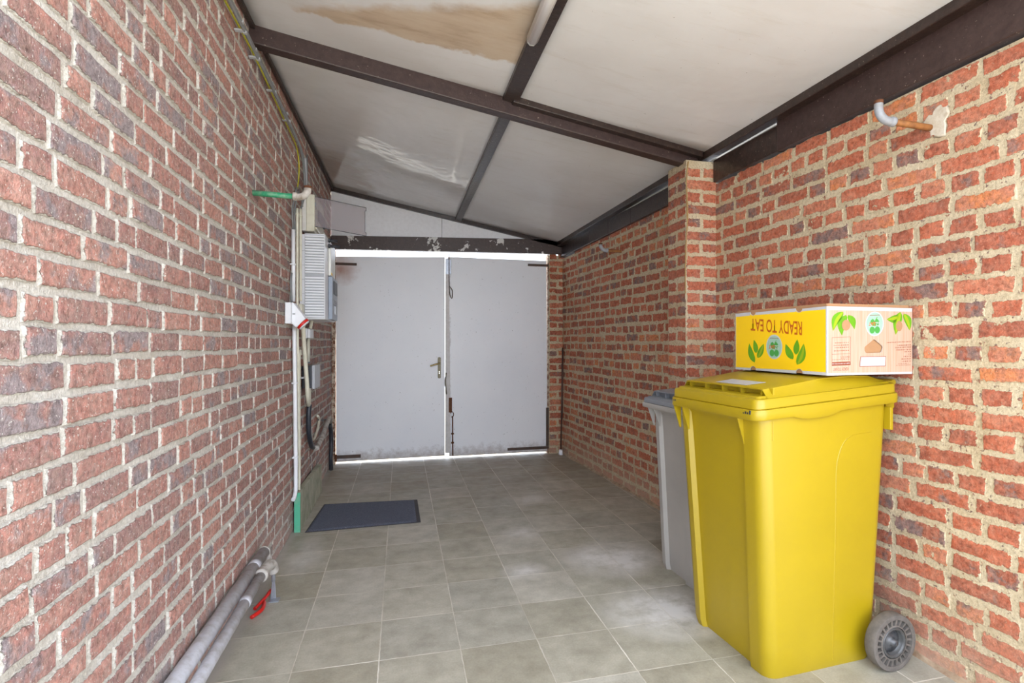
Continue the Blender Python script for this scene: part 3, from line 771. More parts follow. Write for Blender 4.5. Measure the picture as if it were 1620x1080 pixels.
# ------------------------------------------------------------------ cardboard box
BH = .262; BU = .418; BV = .555
box = empty('cardboard_box', (1.56, 1.745, 1.1285), 'open cardboard fruit crate printed READY TO EAT upside down, on the yellow bin', 'box', rz=R(2.0))
TH = .004
def face_left(zx, zy):      # printed yellow side: reading of the photo -> (v, z) on the x=0 side
    p = (1385-zx)/1375; s = p/(1.254-.254*p)
    top = 30+175*p; bot = 1035-50*p
    return s*BV, BH*(bot-zy)/(bot-top)
def face_near(zx, zy):
    p = (zx-30)/1223; s = p/(1.045-.045*p)
    top = 65+70*p; bot = 990+30*p
    return s*BU, BH*(bot-zy)/(bot-top)
def PL(d): return lambda zx, zy: (lambda q: (-d, q[0], q[1]))(face_left(zx, zy))
def PN(d): return lambda zx, zy: (lambda q: (q[0], -d, q[1]))(face_near(zx, zy))
def holed(name, outer, holes, mp, mat, parent, thick=.0):
    bm = bmesh.new(); ed = []
    for lp in [outer]+holes:
        vs = [bm.verts.new(mp(*p)) for p in lp]
        for i in range(len(vs)): ed.append(bm.edges.new((vs[i], vs[(i+1) % len(vs)])))
    bmesh.ops.triangle_fill(bm, use_beauty=True, use_dissolve=False, edges=ed)
    if thick:
        nrm = None
    me = bpy.data.meshes.new(name); bm.to_mesh(me); bm.free(); me.materials.append(mat)
    o = bpy.data.objects.new(name, me); COL.objects.link(o); o.parent = parent
    if thick:
        s = o.modifiers.new('solid', 'SOLIDIFY'); s.thickness = thick; s.offset = 0
    return o
def circ(cx, cy, rx, ry, n=28, a0=0, a1=360):
    full = a1-a0 == 360
    return [(cx+rx*math.cos(R(a0+(a1-a0)*k/(n if full else n-1))), cy+ry*math.sin(R(a0+(a1-a0)*k/(n if full else n-1)))) for k in range(n)]
# side panels (zoom units); notches along the upper and lower edges of the yellow side
def lt(x): return 30+175*(1385-x)/1375
def lb(x): return 1035-50*(1385-x)/1375
outL = [(10, lt(10))]+[(272-40*math.cos(R(a)), lt(272)+42*math.sin(R(a))) for a in range(0, 181, 15)]+[(965-52*math.cos(R(a)), lt(965)+52*math.sin(R(a))) for a in range(0, 181, 15)]+[(1385, 30), (1385, 1035)]
outL += [(970+52*math.cos(R(a)), lb(970)-66*math.sin(R(a))) for a in range(0, 181, 15)]+[(275+42*math.cos(R(a)), lb(275)-56*math.sin(R(a))) for a in range(0, 181, 15)]+[(10, 985)]
H1 = circ(297, 328, 60, 72); H2 = circ(1062, 368, 46, 70)
H3 = [(562, 640), (575, 622), (690, 538), (702, 532), (714, 538), (815, 622), (826, 645), (820, 668), (806, 706), (790, 716), (600, 714), (580, 706), (565, 680)]
outN = [(30, 65), (1253, 135), (1253, 1020), (30, 990)]
pa = holed('side_panel', outL, [], PL(0), M['white_print'], box, .002)
pb_ = holed('side_panel', outN, [H1, H2, H3], PN(0), M['white_print'], box, .002)
m = MB(); m.box(BU-.003, 0, 0, BU, BV, BH); m.build('side_panel', M['card'], box, local=True)
m = MB(); m.box(0, BV-.003, 0, BU, BV, BH); m.build('side_panel', M['card'], box, local=True)
# inner cardboard liner standing a little proud of the printed sleeve
m = MB(); e = .0045; hh = BH+.011
m.box(e, e+.0015, .002, e+.003, BV-.005, hh); m.box(e+.003, e, .002, BU-.012, e+.003, hh); m.box(BU-.010, e, .002, BU-.007, BV-.005, hh-.004); m.box(e, BV-.010, .002, BU-.007, BV-.007, hh)
m.box(e+.003, e+.003, .012, BU-.01, BV-.01, .016)
m.build('liner', M['card'], box, local=True)
# print areas
def inset_L(x, y): return x, y
yl = [(16, 250), (232, lt(232)+42)]+[(272-46*math.cos(R(a)), lt(272)+46*math.sin(R(a))) for a in range(25, 156, 13)]+[(312, lt(312)+42), (905, lt(905)+44)]+[(965-58*math.cos(R(a)), lt(965)+58*math.sin(R(a))) for a in range(42, 139, 12)]+[(1020, lt(1020)+44), (1372, 74), (1372, 988)]
yl += [(1030, 978)]+[(970+58*math.cos(R(a)), lb(970)-70*math.sin(R(a))) for a in range(40, 141, 12)]+[(915, 974), (325, 964)]+[(275+48*math.cos(R(a)), lb(275)-60*math.sin(R(a))) for a in range(30, 151, 12)]+[(225, 962), (16, 958)]
holed('yellow_print', yl, [], PL(.0014), M['yellow_print'], pa)
m = MB(); m.hexa([PN(.0013)(30, 70), PN(.0013)(44, 70), PN(.0013)(44, 985), PN(.0013)(30, 985)], [PN(.0016)(30, 70), PN(.0016)(44, 70), PN(.0016)(44, 985), PN(.0016)(30, 985)])
holed('wood_print', [(46, 116), (1250, 182), (1250, 990), (46, 960)], [H1, H2, H3], PN(.0014), M['wood_print'], pb_)
def leafshape(b, t, w_, bend=.15, n=10):
    bx, by = b; tx, ty = t; dx, dy = tx-bx, ty-by; l = math.hypot(dx, dy); nx, ny = -dy/l, dx/l
    def pt(s, side):
        wdt = w_*.5*math.sin(math.pi*min(s**.75, 1))**.9 if 0 < s < 1 else 0
        c = bend*l*math.sin(math.pi*s)
        return (bx+dx*s+nx*(side*wdt+c), by+dy*s+ny*(side*wdt+c))
    return [pt(i/n, 1) for i in range(n+1)]+[pt(i/n, -1) for i in range(n-1, 0, -1)]
def art(name, shapes, mp, mat, parent, split=False):
    if split:
        for sh in shapes: art(name, [sh], mp, mat, parent)
        return
    bm = bmesh.new()
    for sh in shapes:
        vs = [bm.verts.new(mp(*p)) for p in sh]; bm.faces.new(vs)
    bmesh.ops.triangulate(bm, faces=bm.faces)
    me = bpy.data.meshes.new(name); bm.to_mesh(me); bm.free(); me.materials.append(mat)
    o = bpy.data.objects.new(name, me); COL.objects.link(o); o.parent = parent; return o
GL = [((300, 885), (218, 615), 84, -.06), ((322, 750), (288, 560), 74, .04), ((345, 818), (438, 610), 84, .02), ((880, 818), (768, 600), 100, -.05), ((922, 750), (945, 528), 92, .0), ((940, 893), (1042, 585), 120, .08)]
art('leaf_print', [leafshape(*g) for g in GL], PL(.0018), M['leaf'], pa, True)
art('leaf_vein', [leafshape((g[0][0]+6, g[0][1]), g[1], g[2]*.34, g[3]) for g in (GL[2], GL[5])], PL(.0021), M['leaf_lime'], pa, True)
NLV = [((258, 145), (112, 400), 120, .14), ((300, 190), (240, 465), 120, .14), ((325, 195), (418, 388), 92, -.12)]
NLV2 = [((1060, 240), (882, 270), 100, -.12), ((1082, 180), (1012, 485), 120, .05), ((1130, 205), (1215, 435), 100, -.1)]
art('leaf_print', [leafshape(*g) for g in NLV+NLV2], PN(.00175), M['leaf'], pb_, True)
art('leaf_vein', [leafshape(g[0], g[1], g[2]*.4, g[3]*.6) for g in (NLV[0], NLV2[0], NLV2[1], NLV2[2])], PN(.0020), M['leaf_lime'], pb_, True)
# cut-outs stay visible over the leaf print: cardboard showing through the holes
art('hole_backing', [H1, H2], PN(.0023), M['card'], pb_, True)
def text_shape(body, mp, x0, x1, yb_, yt, mat, name, parent, bold=.0):
    cu = bpy.data.curves.new('t', 'FONT'); cu.body = body; cu.offset = bold
    to = bpy.data.objects.new('t', cu); COL.objects.link(to)
    bpy.context.view_layer.update()
    me = bpy.data.meshes.new_from_object(to.evaluated_get(bpy.context.evaluated_depsgraph_get()))
    bpy.data.objects.remove(to); xs = [v.co.x for v in me.vertices]; ys = [v.co.y for v in me.vertices]
    ax, bx, ay, by = min(xs), max(xs), min(ys), max(ys)
    for v in me.vertices:
        a = (v.co.x-ax)/(bx-ax); b = (v.co.y-ay)/(by-ay)
        ybv, ytv = (yb_(a), yt(a)) if callable(yb_) else (yb_, yt)
        v.co = mp(x0+(x1-x0)*a, ybv+(ytv-ybv)*b)
    me.name = name; me.materials.clear(); me.materials.append(mat)
    o = bpy.data.objects.new(name, me); COL.objects.link(o); o.parent = parent; return o
text_shape('READY TO EAT', PL(.0018), 1015, 240, lambda a: 268-8*a, lambda a: 470-38*a, M['brown_print'], 'lettering', pa, .012)
text_shape('READY TO EAT', PN(.0018), 332, 115, 893, 933, M['brown_ink'], 'lettering', pb_)
def logo(mp0, cx, cy, rx, ry, parent, mirror=1):
    art('logo_border', [circ(cx, cy, rx, ry)], mp0(.0019), M['white_print'], parent)
    art('logo_disc', [circ(cx, cy, rx*.9, ry*.91)], mp0(.0021), M['mint'], parent)
    X = lambda a: cx+a*rx; Y = lambda b: cy+b*ry
    art('logo_fruit', [circ(X(-.28), Y(.50), rx*.29, ry*.28), circ(X(.28), Y(.50), rx*.29, ry*.28),
        [(X(-.5), Y(-.1)), (X(-.42), Y(-.3)), (X(-.2), Y(-.42)), (X(0), Y(-.22)), (X(.22), Y(-.42)), (X(.42), Y(-.28)), (X(.55), Y(-.02)), (X(.42), Y(.18)), (X(.1), Y(.2)), (X(-.3), Y(.15))]], mp0(.0023), M['apple'], parent)
    art('logo_stem', [[(X(.0), Y(-.25)), (X(.05), Y(-.24)), (X(.3), Y(-.52)), (X(.25), Y(-.56))]], mp0(.0025), M['leaf'], parent)
    text_shape('EZ', mp0(.0026), X(.52), X(.08), Y(-.12), Y(.16), M['white_print'], 'logo_lettering', parent, .01)
    text_shape('EAT', mp0(.0026), X(.04), X(-.68), Y(-.14), Y(.14), M['red_print'], 'logo_lettering', parent, .01)
    art('logo_line', [[(X(a), Y(-.72)), (X(a+.09), Y(-.72)), (X(a+.09), Y(-.67)), (X(a), Y(-.67))] for a in [-.55+.125*k for k in range(9)]], mp0(.0025), M['brown_ink'], parent)
logo(PL, 597, 650, 122, 176, pa); logo(PN, 708, 325, 132, 166, pb_)
# information block, label and small print (too small to read)
def rc(x0, y0, x1, y1): return [(x0, y0), (x1, y0), (x1, y1), (x0, y1)]
ink = [rc(95, 485, 362, 489), rc(95, 860, 362, 864), rc(95, 485, 99, 864), rc(358, 485, 362, 864), rc(95, 708, 362, 712), rc(95, 815, 362, 862)]
rl = random.Random(5)
def words(x0, x1, y, hgt):
    out = []; x = x1
    while x > x0:
        l = rl.uniform(10, 26); 
        for k in range(int(l/5)): out.append(rc(x-5*k-3.4, y+rl.uniform(-2, 1), x-5*k, y+hgt+rl.uniform(-2, 1)))
        x -= l+7
    return out
for x0, x1, y, hgt in ((150, 335, 555, 11), (118, 335, 588, 12), (145, 335, 618, 11), (125, 340, 660, 13), (215, 345, 742, 9), (215, 345, 760, 9), (105, 345, 780, 9),
                    (885, 1232, 578, 13), (1050, 1232, 622, 15), (1015, 1232, 650, 15), (1022, 1232, 682, 15), (1130, 1232, 712, 13), (1185, 1232, 745, 13), (1115, 1232, 775, 13), (1090, 1232, 808, 14), (1095, 1232, 840, 14), (1045, 1200, 874, 8), (1010, 1230, 894, 8)):
    ink += words(x0, x1, y, hgt)
art('small_print', ink, PN(.0018), M['brown_ink'], pb_)['kind'] = 'stuff'
art('small_print', words(108, 345, 832, 14), PN(.0021), M['white_print'], pb_)['kind'] = 'stuff'
art('label_border', [[(505, 755), (874, 768), (862, 902), (488, 890)]], PN(.0017), M['brown_ink'], pb_)
art('blank_label', [[(512, 762), (866, 774), (856, 894), (497, 883)]], PN(.0020), M['white_print'], pb_)

# ------------------------------------------------------------------ floor mat
mt = empty('door_mat', (-.23, 4.2, 0), 'dark blue-grey entrance mat lying on the tiles beside the left wall', 'mat')
m = MB()
q = [(-.612, 3.905), (.135, 3.93), (.128, 4.50), (-.575, 4.55)]
m.hexa([(x, y, .0005) for x, y in q], [(x, y, .004) for x, y in q]); m.build('rubber_base', M['mat_edge'], mt)
q2 = [(-.605, 3.912), (.108, 3.938), (.102, 4.49), (-.568, 4.535)]
nx, ny = 60, 44; vs = []; fs = []
for i in range(nx+1):
    for j in range(ny+1):
        a, b = i/nx, j/ny
        x = (q2[0][0]*(1-a)+q2[1][0]*a)*(1-b)+(q2[3][0]*(1-a)+q2[2][0]*a)*b; y = (q2[0][1]*(1-a)+q2[1][1]*a)*(1-b)+(q2[3][1]*(1-a)+q2[2][1]*a)*b
        z = .010+random.uniform(-.0012, .0012) if 0 < i < nx and 0 < j < ny else .004
        vs.append((x, y, z))
for i in range(nx):
    for j in range(ny):
        a = i*(ny+1)+j; fs.append((a, a+ny+1, a+ny+2, a+1))
m = MB(); m.add(vs, fs, 0, True); m.build('pile', M['mat'], mt)

# green-edged board against the left wall
bd = empty('plank', (-.665, 4.4, 0), 'dirty board with a green painted end standing against the left wall beside the mat', 'board')
m = MB(); m.hexa([(LX+.008, 3.93, 0), (LX+.045, 3.93, 0), (LX+.045, 4.95, 0), (LX+.008, 4.95, 0)], [(LX+.008, 3.93, .262), (LX+.045, 3.93, .262), (LX+.045, 4.95, .235), (LX+.008, 4.95, .235)])
m.build('face', M['board_face'], bd, bevel=.003)
m = MB(); m.box(LX+.008, 3.924, 0, LX+.046, 3.932, .262); o = m.build('painted_end', M['green_board'], bd, bevel=.001); o['label'] = 'flaking turquoise green paint on the end'

# ------------------------------------------------------------------ lamp
lp = empty('ceiling_lamp', (.53, 1.6, 2.55), 'unlit fluorescent batten lamp with a milky diffuser on the dark ceiling batten', 'lamp')
def lz(y, x=.53): return ceil_z(x, y)-.024
m = MB(); prof = [(-.022, 0), (-.026, -.012), (-.022, -.034), (-.010, -.046), (.010, -.046), (.022, -.034), (.026, -.012), (.022, 0)]
lx = .557
m.loft([[(lx+a, y, lz(y)+b) for a, b in prof] for y in (1.20, 1.5, 1.9, 2.33)]); m.build('diffuser', M['diffuser'], lp)
m = MB(); m.loft([[(lx+a*.9, y, lz(y)+b*.9) for a, b in prof] for y in (2.33, 2.352)], smooth=False); m.build('end_cap', M['lamp_end'], lp, bevel=.002)
m = MB(); m.box(lx-.016, 1.2, lz(1.8)-.006, lx+.016, 2.33, lz(1.8)+.004); m.build('base', M['white_plastic'], lp)
m = MB(); m.tube([(lx, 1.22, lz(1.2)-.024), (lx, 2.31, lz(2.3)-.024)], .013, 12, smooth_path=False); m.build('tube', M['white_print'], lp)

# ------------------------------------------------------------------ electrical gear on the left wall
W0 = LX+.001
# slatted meter cabinet
mc = empty('meter_cabinet', (W0, 4.153, 1.42), 'white slatted electricity meter cabinet on the left wall, below the cream fuse box', 'meter cabinet')
m = MB(); m.box(W0, 4.165, 1.425, -.655, 4.77, 2.02); m.build('back_plate', M['white_plastic'], mc, bevel=.003)
m = MB(); m.box(-.655, 4.158, 1.42, -.520, 4.765, 2.024); cb = m.build('housing', M['white_plastic'], mc, bevel=.004)
m = MB(); m.box(-.651, 4.1555, 1.428, -.525, 4.158, 2.016); m.build('louvre_shade', M['light_grey'], cb)  # grey sheet that colours in the shade between the slats
m = MB()
for k in range(30):
    z = 1.432+k*.0195
    if k == 15: continue
    m.box(-.650, 4.143, z, -.526, 4.158, z+.0115)
cs = m.build('slat', M['white_plastic'], cb, bevel=.0015); cs['kind'] = 'stuff'
for z in (1.50, 1.60, 1.70, 1.80, 1.90):
    m = MB(); m.box(-.686, 4.160, z, -.656, 4.1655, z+.002); m.build('plate_groove', M['light_grey'], mc)
# panel meters on its front
m = MB(); m.box(-.519, 4.334, 1.428, -.490, 4.667, 1.746); g = m.build('meter', M['blue_grey'], mc, bevel=.004)
m = MB(); m.box(-.490, 4.40, 1.62, -.484, 4.60, 1.72); m.build('display', M['black'], g, bevel=.002)
m = MB()
for k in range(3): m.box(-.489, 4.40, 1.575-.014*k, -.485, 4.62, 1.581-.014*k)
m.box(-.490, 4.45, 1.47, -.478, 4.53, 1.53, 0); m.build('button', M['light_grey'], g, bevel=.001)
m = MB(); m.box(-.519, 4.334, 1.752, -.500, 4.60, 1.98); g = m.build('terminal_cover', M['cream_white'], mc, bevel=.003)
m = MB(); m.box(-.500, 4.345, 1.757, -.4985, 4.42, 1.775); m.build('yellow_tag', M['yellow_print'], g)
for z in (2.005, 1.965):
    m = MB(); m.tube([(-.515, 4.30, z), (-.455+.02*(z < 2), 4.32, z)], .011, 12, smooth_path=False); m.lathe((-.515, 4.30, z), (1, 0, .0), [(.016, 0), (.016, .012), (.012, .014)], 12)
    m.build('cable_gland', M['black'], mc)

# cream fuse box with its smoked door swung open
fb = empty('fuse_box', (W0, 4.255, 2.058), 'cream fuse box with its smoked transparent door swung open', 'fuse box')
m = MB(); m.box(W0, 4.262, 2.062, -.660, 4.70, 2.318); m.build('back_plate', M['cream_white'], fb, bevel=.003)
m = MB(); m.hexa([(-.660, 4.255, 2.058), (-.603, 4.255, 2.058), (-.603, 4.70, 2.058), (-.660, 4.70, 2.058)], [(-.660, 4.255, 2.325), (-.603, 4.255, 2.325), (-.603, 4.70, 2.325), (-.660, 4.70, 2.325)])
m.box(-.603, 4.285, 2.078, -.592, 4.68, 2.305); hs = m.build('housing', M['cream'], fb, bevel=.006)
m = MB()
for k in range(10): m.box(-.592, 4.33+k*.033, 2.15, -.580, 4.357+k*.033, 2.23)
m.build('breaker', M['black'], hs, bevel=.002)
# smoked door
P0 = Vector((-.610, 4.262, 0)); P1 = Vector((-.258, 4.52, 0)); P1 = P0+(P1-P0).normalized()*.44
def dp(s, z, d=0):
    t = (P1-P0); n = Vector((-t.y, t.x, 0)).normalized(); q = P0+t*s+n*d; return (q.x, q.y, z)
out = [(0, 2.098), (.94, 2.098-.006), (.98, 2.092), (.98, 2.116), (.955, 2.118), (.955, 2.285), (.98, 2.287), (.98, 2.312), (0, 2.312)]
m = MB(); m.loft([[dp(s, z, 0) for s, z in out], [dp(s, z, .003) for s, z in out]], smooth=False); dr = m.build('transparent_door', M['smoked'], fb)
m = MB()
for i in range(len(out)):
    a = out[i]; b = out[(i+1) % len(out)]; m.tube([dp(a[0], a[1], .0015), dp(b[0], b[1], .0015)], .0024, 6, smooth_path=False)
m.build('door_edge', M['black'], dr)
m = MB(); m.box(-.604, 4.262, 2.245, -.594, 4.285, 2.27); m.build('hinge', M['grey_cable'], dr, bevel=.002)

# CEE socket with red collar
sk = empty('power_socket', (W0, 3.70, 1.37), 'white industrial power socket with a red collar, angled down beside the meter cabinet', 'socket')
m = MB(); pr = [(W0, 1.372), (W0, 1.505), (-.648, 1.505), (-.578, 1.405), (-.632, 1.350), (-.655, 1.370)]
m.loft([[(x, 3.705, z) for x, z in pr], [(x, 3.81, z) for x, z in pr]], smooth=False); m.box(W0, 3.66, 1.372, -.655, 3.71, 1.503)
m.build('housing', M['white_plastic'], sk, bevel=.004)
ax = Vector((.053, 0, -.055)).normalized(); c = Vector((-.605, 3.757, 1.378))
m = MB(); m.lathe(c, ax, [(.040, -.004), (.042, .004), (.042, .014), (.036, .016), (.034, .004)], 28); m.build('red_collar', M['red'], sk)
m = MB(); m.lathe(c, ax, [(.036, .008), (.036, .020), (.002, .021)], 28); m.build('flap', M['white_plastic'], sk)
m = MB(); m.box(-.6525, 3.702, 1.43, -.637, 3.706, 1.437); m.build('symbol', M['grey_cable'], sk)

# black junction box with light lid
jb = empty('junction_box', (W0, 4.26, .90), 'black junction box with a pale grey lid, low on the left wall behind the hoses', 'junction box')
m = MB(); m.box(W0, 4.26, .925, -.622, 4.52, 1.088); hs = m.build('housing', M['black'], jb, bevel=.006)
m = MB(); m.box(-.621, 4.255, .920, -.600, 4.525, 1.093); m.build('lid', M['light_grey'], jb, bevel=.004)
m = MB()
for z in (.955, 1.0, 1.045): m.lathe((-.655, 4.26, z), (0, -1, 0), [(.016, 0), (.016, .006), (.011, .010), (.004, .011)], 16)
m.build('knockout', M['black'], hs)
m = MB(); m.tube([(-.685, 4.20, 1.005), (-.66, 4.258, 1.005)], .007, 10, smooth_path=False); m.build('gland', M['white_plastic'], jb)
# small white switch box
sb = empty('switch_box', (W0, 4.40, 1.29), 'small white square connection box just under the meter cabinet', 'switch box')
m = MB(); m.box(W0, 4.38, 1.288, -.672, 4.55, 1.360); m.build('back', M['white_plastic'], sb, bevel=.002)
m = MB(); m.box(-.671, 4.385, 1.290, -.650, 4.545, 1.357); m.build('cover', M['white_plastic'], sb, bevel=.004)

# conduits
def pipe(name, pts, r, mat, label, cat, clips=(), clipm=None, n=12, group=None):
    root = empty(name, pts[0], label, cat, group)
    m = MB(); m.tube(pts, r, n); m.build('tube', mat, root)
    for p in clips:
        m = MB(); m.box(p[0]-r-.002, p[1]-r-.004, p[2]-.006, p[0]+r+.002, p[1]+r+.004, p[2]+.006); m.box(LX+.001, p[1]-r-.016, p[2]-.004, p[0], p[1]+.0, p[2]+.004)
        m.build('clip', clipm or M['white_plastic'], root, bevel=.002)
    return root
xc = LX+.018
pipe('conduit', [(xc, 3.843, 1.985), (xc, 3.843, 1.52)], .012, M['white_plastic'], 'short white conduit running down into the top of the red-collared socket', 'conduit', [(xc, 3.843, 1.76)])
pipe('conduit', [(xc, 3.87, 1.37), (xc, 3.90, .9), (xc, 3.925, .35), (xc, 3.90, .26), (xc-.005, 3.86, .235)], .013, M['white_plastic'], 'white conduit dropping from the socket to the green-ended board', 'conduit', [(xc, 3.895, .99), (xc, 3.915, .50)])
pipe('conduit', [(xc+.004, 3.955, 2.15), (xc+.004, 3.96, 1.35), (xc+.004, 4.0, .9), (xc+.004, 4.03, .36), (xc+.006, 4.0, .26)], .0092, M['cream'], 'long cream conduit running from under the green pipe down to the board', 'conduit', [(xc+.004, 3.957, 2.11)], M['cream'])
pipe('conduit', [(xc+.006, 4.06, 2.17), (xc+.006, 4.065, 1.62), (xc+.006, 4.07, 1.54)], .0095, M['cream'], 'cream conduit against the left edge of the slatted meter cabinet', 'conduit', [(xc+.006, 4.06, 2.12)], M['cream'])
pipe('conduit', [(xc, 4.105, 1.17), (xc, 4.09, 1.20), (xc, 4.06, 1.19), (xc, 4.05, 1.13), (xc, 4.05, .7), (xc, 4.055, .33)], .010, M['cream'], 'cream conduit with a hooked top, left of the black junction box', 'conduit')
m = MB(); m.box(xc-.006, 4.03, 1.42, xc+.02, 4.14, 1.52); r_ = empty('wall_box', (LX, 4.05, 1.42), 'yellowish cream box tucked between the socket and the meter cabinet', 'box')
m.build('housing', M['cream'], r_, bevel=.004)
pipe('conduit', [(xc+.03, 4.40, 1.42), (xc+.02, 4.40, 1.36)], .012, M['cream'], 'stub of cream conduit between meter cabinet and small white box', 'conduit')
pipe('conduit', [(xc, 4.44, 1.288), (xc, 4.44, 1.10)], .012, M['cream'], 'cream conduit linking the small white box and the black junction box', 'conduit', [(xc, 4.44, 1.105)], M['grey_cable'])
# corrugated hoses
pipe('cable_duct', [(-.655, 4.10, 1.44), (-.655, 4.12, 1.30), (-.650, 4.15, 1.15), (-.642, 4.175, .98), (-.640, 4.20, .87), (-.650, 4.30, .80)], .0145, M['cream'], 'thick cream cable duct passing in front of the black junction box', 'cable duct')
pipe('cable_sleeve', [(xc+.02, 4.35, .80), (xc+.015, 4.345, .70), (xc+.015, 4.37, .58), (xc+.015, 4.47, .48), (xc+.015, 4.56, .445)], .018, M['black'], 'thick black cable sleeve below the black junction box', 'cable')
pipe('cable_duct', [(xc+.036, 4.58, .435), (xc+.036, 4.75, .45), (xc+.036, 5.0, .49), (xc+.036, 5.25, .545), (xc+.030, 5.45, .55), (xc+.02, 5.60, .50)], .020, M['pvc_dirty'], 'dusty grey duct arching up along the wall towards the gate', 'cable duct')
pipe('cable_sleeve', [(xc+.01, 5.615, .485), (xc+.012, 5.70, .42), (xc+.012, 5.74, .28), (xc+.012, 5.70, .15), (xc+.012, 5.73, .015)], .020, M['black'], 'black cable sleeve dropping to the floor beside the gate', 'cable')
pipe('cable', [(xc, 4.50, .922), (xc-.004, 4.52, .75), (xc-.004, 4.56, .56), (xc-.004, 4.66, .49), (xc-.004, 4.80, .49), (xc-.004, 4.95, .54), (xc-.004, 5.03, .60), (xc-.004, 4.95, .64)], .010, M['cream'], 'cream conduit curling up into a hook below the junction box', 'cable')
pipe('cable', [(xc-.006, 5.0, .60), (xc, 5.2, .57), (xc, 5.6, .52), (xc, 5.85, .40), (xc, 5.93, .26), (xc, 5.90, .12)], .005, M['black'], 'thin black cable looping over the grey duct beside the gate', 'cable', n=8)
# cables running under the ceiling
def zc(y): return {0: 0}.get(0, 0)
wcl = LX+.012
yel = [(wcl, 1.2, 2.60), (wcl, 2.0, 2.60), (wcl, 2.45, 2.615), (wcl, 2.9, 2.625), (wcl, 3.4, 2.60), (wcl, 3.8, 2.585), (wcl, 4.0, 2.565), (wcl, 4.08, 2.48), (wcl, 4.07, 2.38), (wcl, 4.02, 2.30)]
pipe('cable', yel, .0045, M['yellow_cable'], 'green and yellow earth cable clipped high along the left wall', 'cable', n=8)
for k, (dz_, dy_, lab) in enumerate(((.022, .08, 'upper grey cable clipped above the yellow earth cable'), (-.022, -.04, 'lower grey cable clipped below the yellow earth cable'))):
    wc = wcl+.013*(k+1); pts = [(wc, 1.2, 2.60+dz_), (wc, 2.45, 2.615+dz_), (wc, 3.1, 2.61+dz_), (wc, 3.8, 2.59+dz_), (wc, 4.05+dy_, 2.56+dz_), (wc, 4.16+dy_, 2.45), (wc, 4.17+dy_, 2.33), (wc, 4.10+dy_, 2.26), (wc, 4.06+dy_*.3, 2.185)]
    cl = [(wc, y, 2.614+dz_) for y in (2.35, 2.62, 2.85, 3.2, 3.6)]
    pipe('cable', pts, .006, M['grey_cable'], lab, 'cable', cl, M['light_grey'], 8)
pipe('conduit', [(wcl+.002, 4.31, 2.60), (wcl+.002, 4.33, 2.5), (wcl+.002, 4.33, 2.36)], .012, M['light_grey'], 'short grey conduit under the cable bend above the fuse box', 'conduit')
pipe('cable', [(wcl, 4.42, 2.66), (wcl, 4.42, 2.36)], .005, M['grey_cable'], 'thin straight cable above the fuse box', 'cable', n=8)
for (y, lab) in ((3.90, 'grey cable bowing left beside the cream conduits'), (3.97, 'grey cable between the two cream conduits')):
    pipe('cable', [(wcl, y+.10, 2.30), (wcl, y+.02, 2.22), (wcl, y-.05, 2.12), (wcl, y-.05, 2.05), (wcl, y-.02, 1.97)], .006, M['grey_cable'], lab, 'cable', n=8)
pipe('cable', [(wcl, 3.82, 1.70), (wcl, 3.795, 1.66), (wcl, 3.80, 1.58), (wcl, 3.83, 1.50)], .006, M['grey_cable'], 'short grey cable curving into the top of the red-collared socket', 'cable', n=8)

# ------------------------------------------------------------------ stub brackets with elbows
def stub(name, wall, tip, r, mats, label, up=.05, blob=True):
    root = empty(name, wall, label, 'pipe')
    W_ = Vector(wall); T = Vector(tip); d = (T-W_).normalized()
    m = MB(); m.tube([W_-d*.02, T], r, 14, smooth_path=False); m.build('rod', mats[0], root)
    m = MB(); e = [T-d*.012, T+d*.015, T+d*.036+Vector((0, 0, .010)), T+d*.050+Vector((0, 0, .030)), T+d*.052+Vector((0, 0, up))]
    m.tube(e, r*1.28, 14); m.lathe(T-d*.016, d, [(r*1.3, 0), (r*1.5, .003), (r*1.5, .016), (r*1.3, .020)], 20)
    m.build('elbow', mats[1], root)
    m = MB(); q = T+d*.052+Vector((0, 0, up-.004)); m.lathe(q, (0, 0, 1), [(r*1.34, 0), (r*1.34, .012), (r*1.0, .013), (r*.95, .0)], 20); m.build('rusty_mouth', mats[2], root)
    return root
stub('bracket_pipe', (LX, 2.915, 1.975), (-.498, 2.925, 1.972), .0135, (M['green_pipe'], M['pvc_dirty'], M['rust']), 'green painted pipe stub with an upturned elbow, sticking out of the left wall')
stub('bracket_pipe', (2.005, 1.70, 2.090), (1.838, 1.725, 2.108), .0125, (M['rust_pipe'], M['pvc_elbow'], M['rust']), 'rusty pipe stub with a grey upturned elbow, nearest on the right wall', .065)
stub('bracket_pipe', (1.866, 4.48, 2.052), (1.735, 4.50, 2.060), .0125, (M['rust_pipe'], M['pvc_elbow'], M['rust']), 'small rusty pipe stub with a grey elbow, beyond the pillar on the right wall', .05)
# cement patch around the near stub
M['cement'] = plain('cement_patch', srgb(206, 196, 178), .9, 0, .5, 30, .6, srgb(176, 156, 128))
m = MB(); pp = []
for k in range(26):
    a = 2*math.pi*k/26; r_ = .052*(1+.16*math.sin(3*a+1)+.12*math.sin(5*a)+.08*math.sin(11*a)); pp.append((1.675+r_*math.cos(a)*.9, 2.105+r_*math.sin(a)*1.2))
m.loft([[(XR(y)-.0015, y, z) for y, z in pp], [(XR((y-1.675)*.85+1.675)-.0055, (y-1.675)*.85+1.675, (z-2.105)*.85+2.105) for y, z in pp]])
m.build('cement_patch', M['cement'], wr)

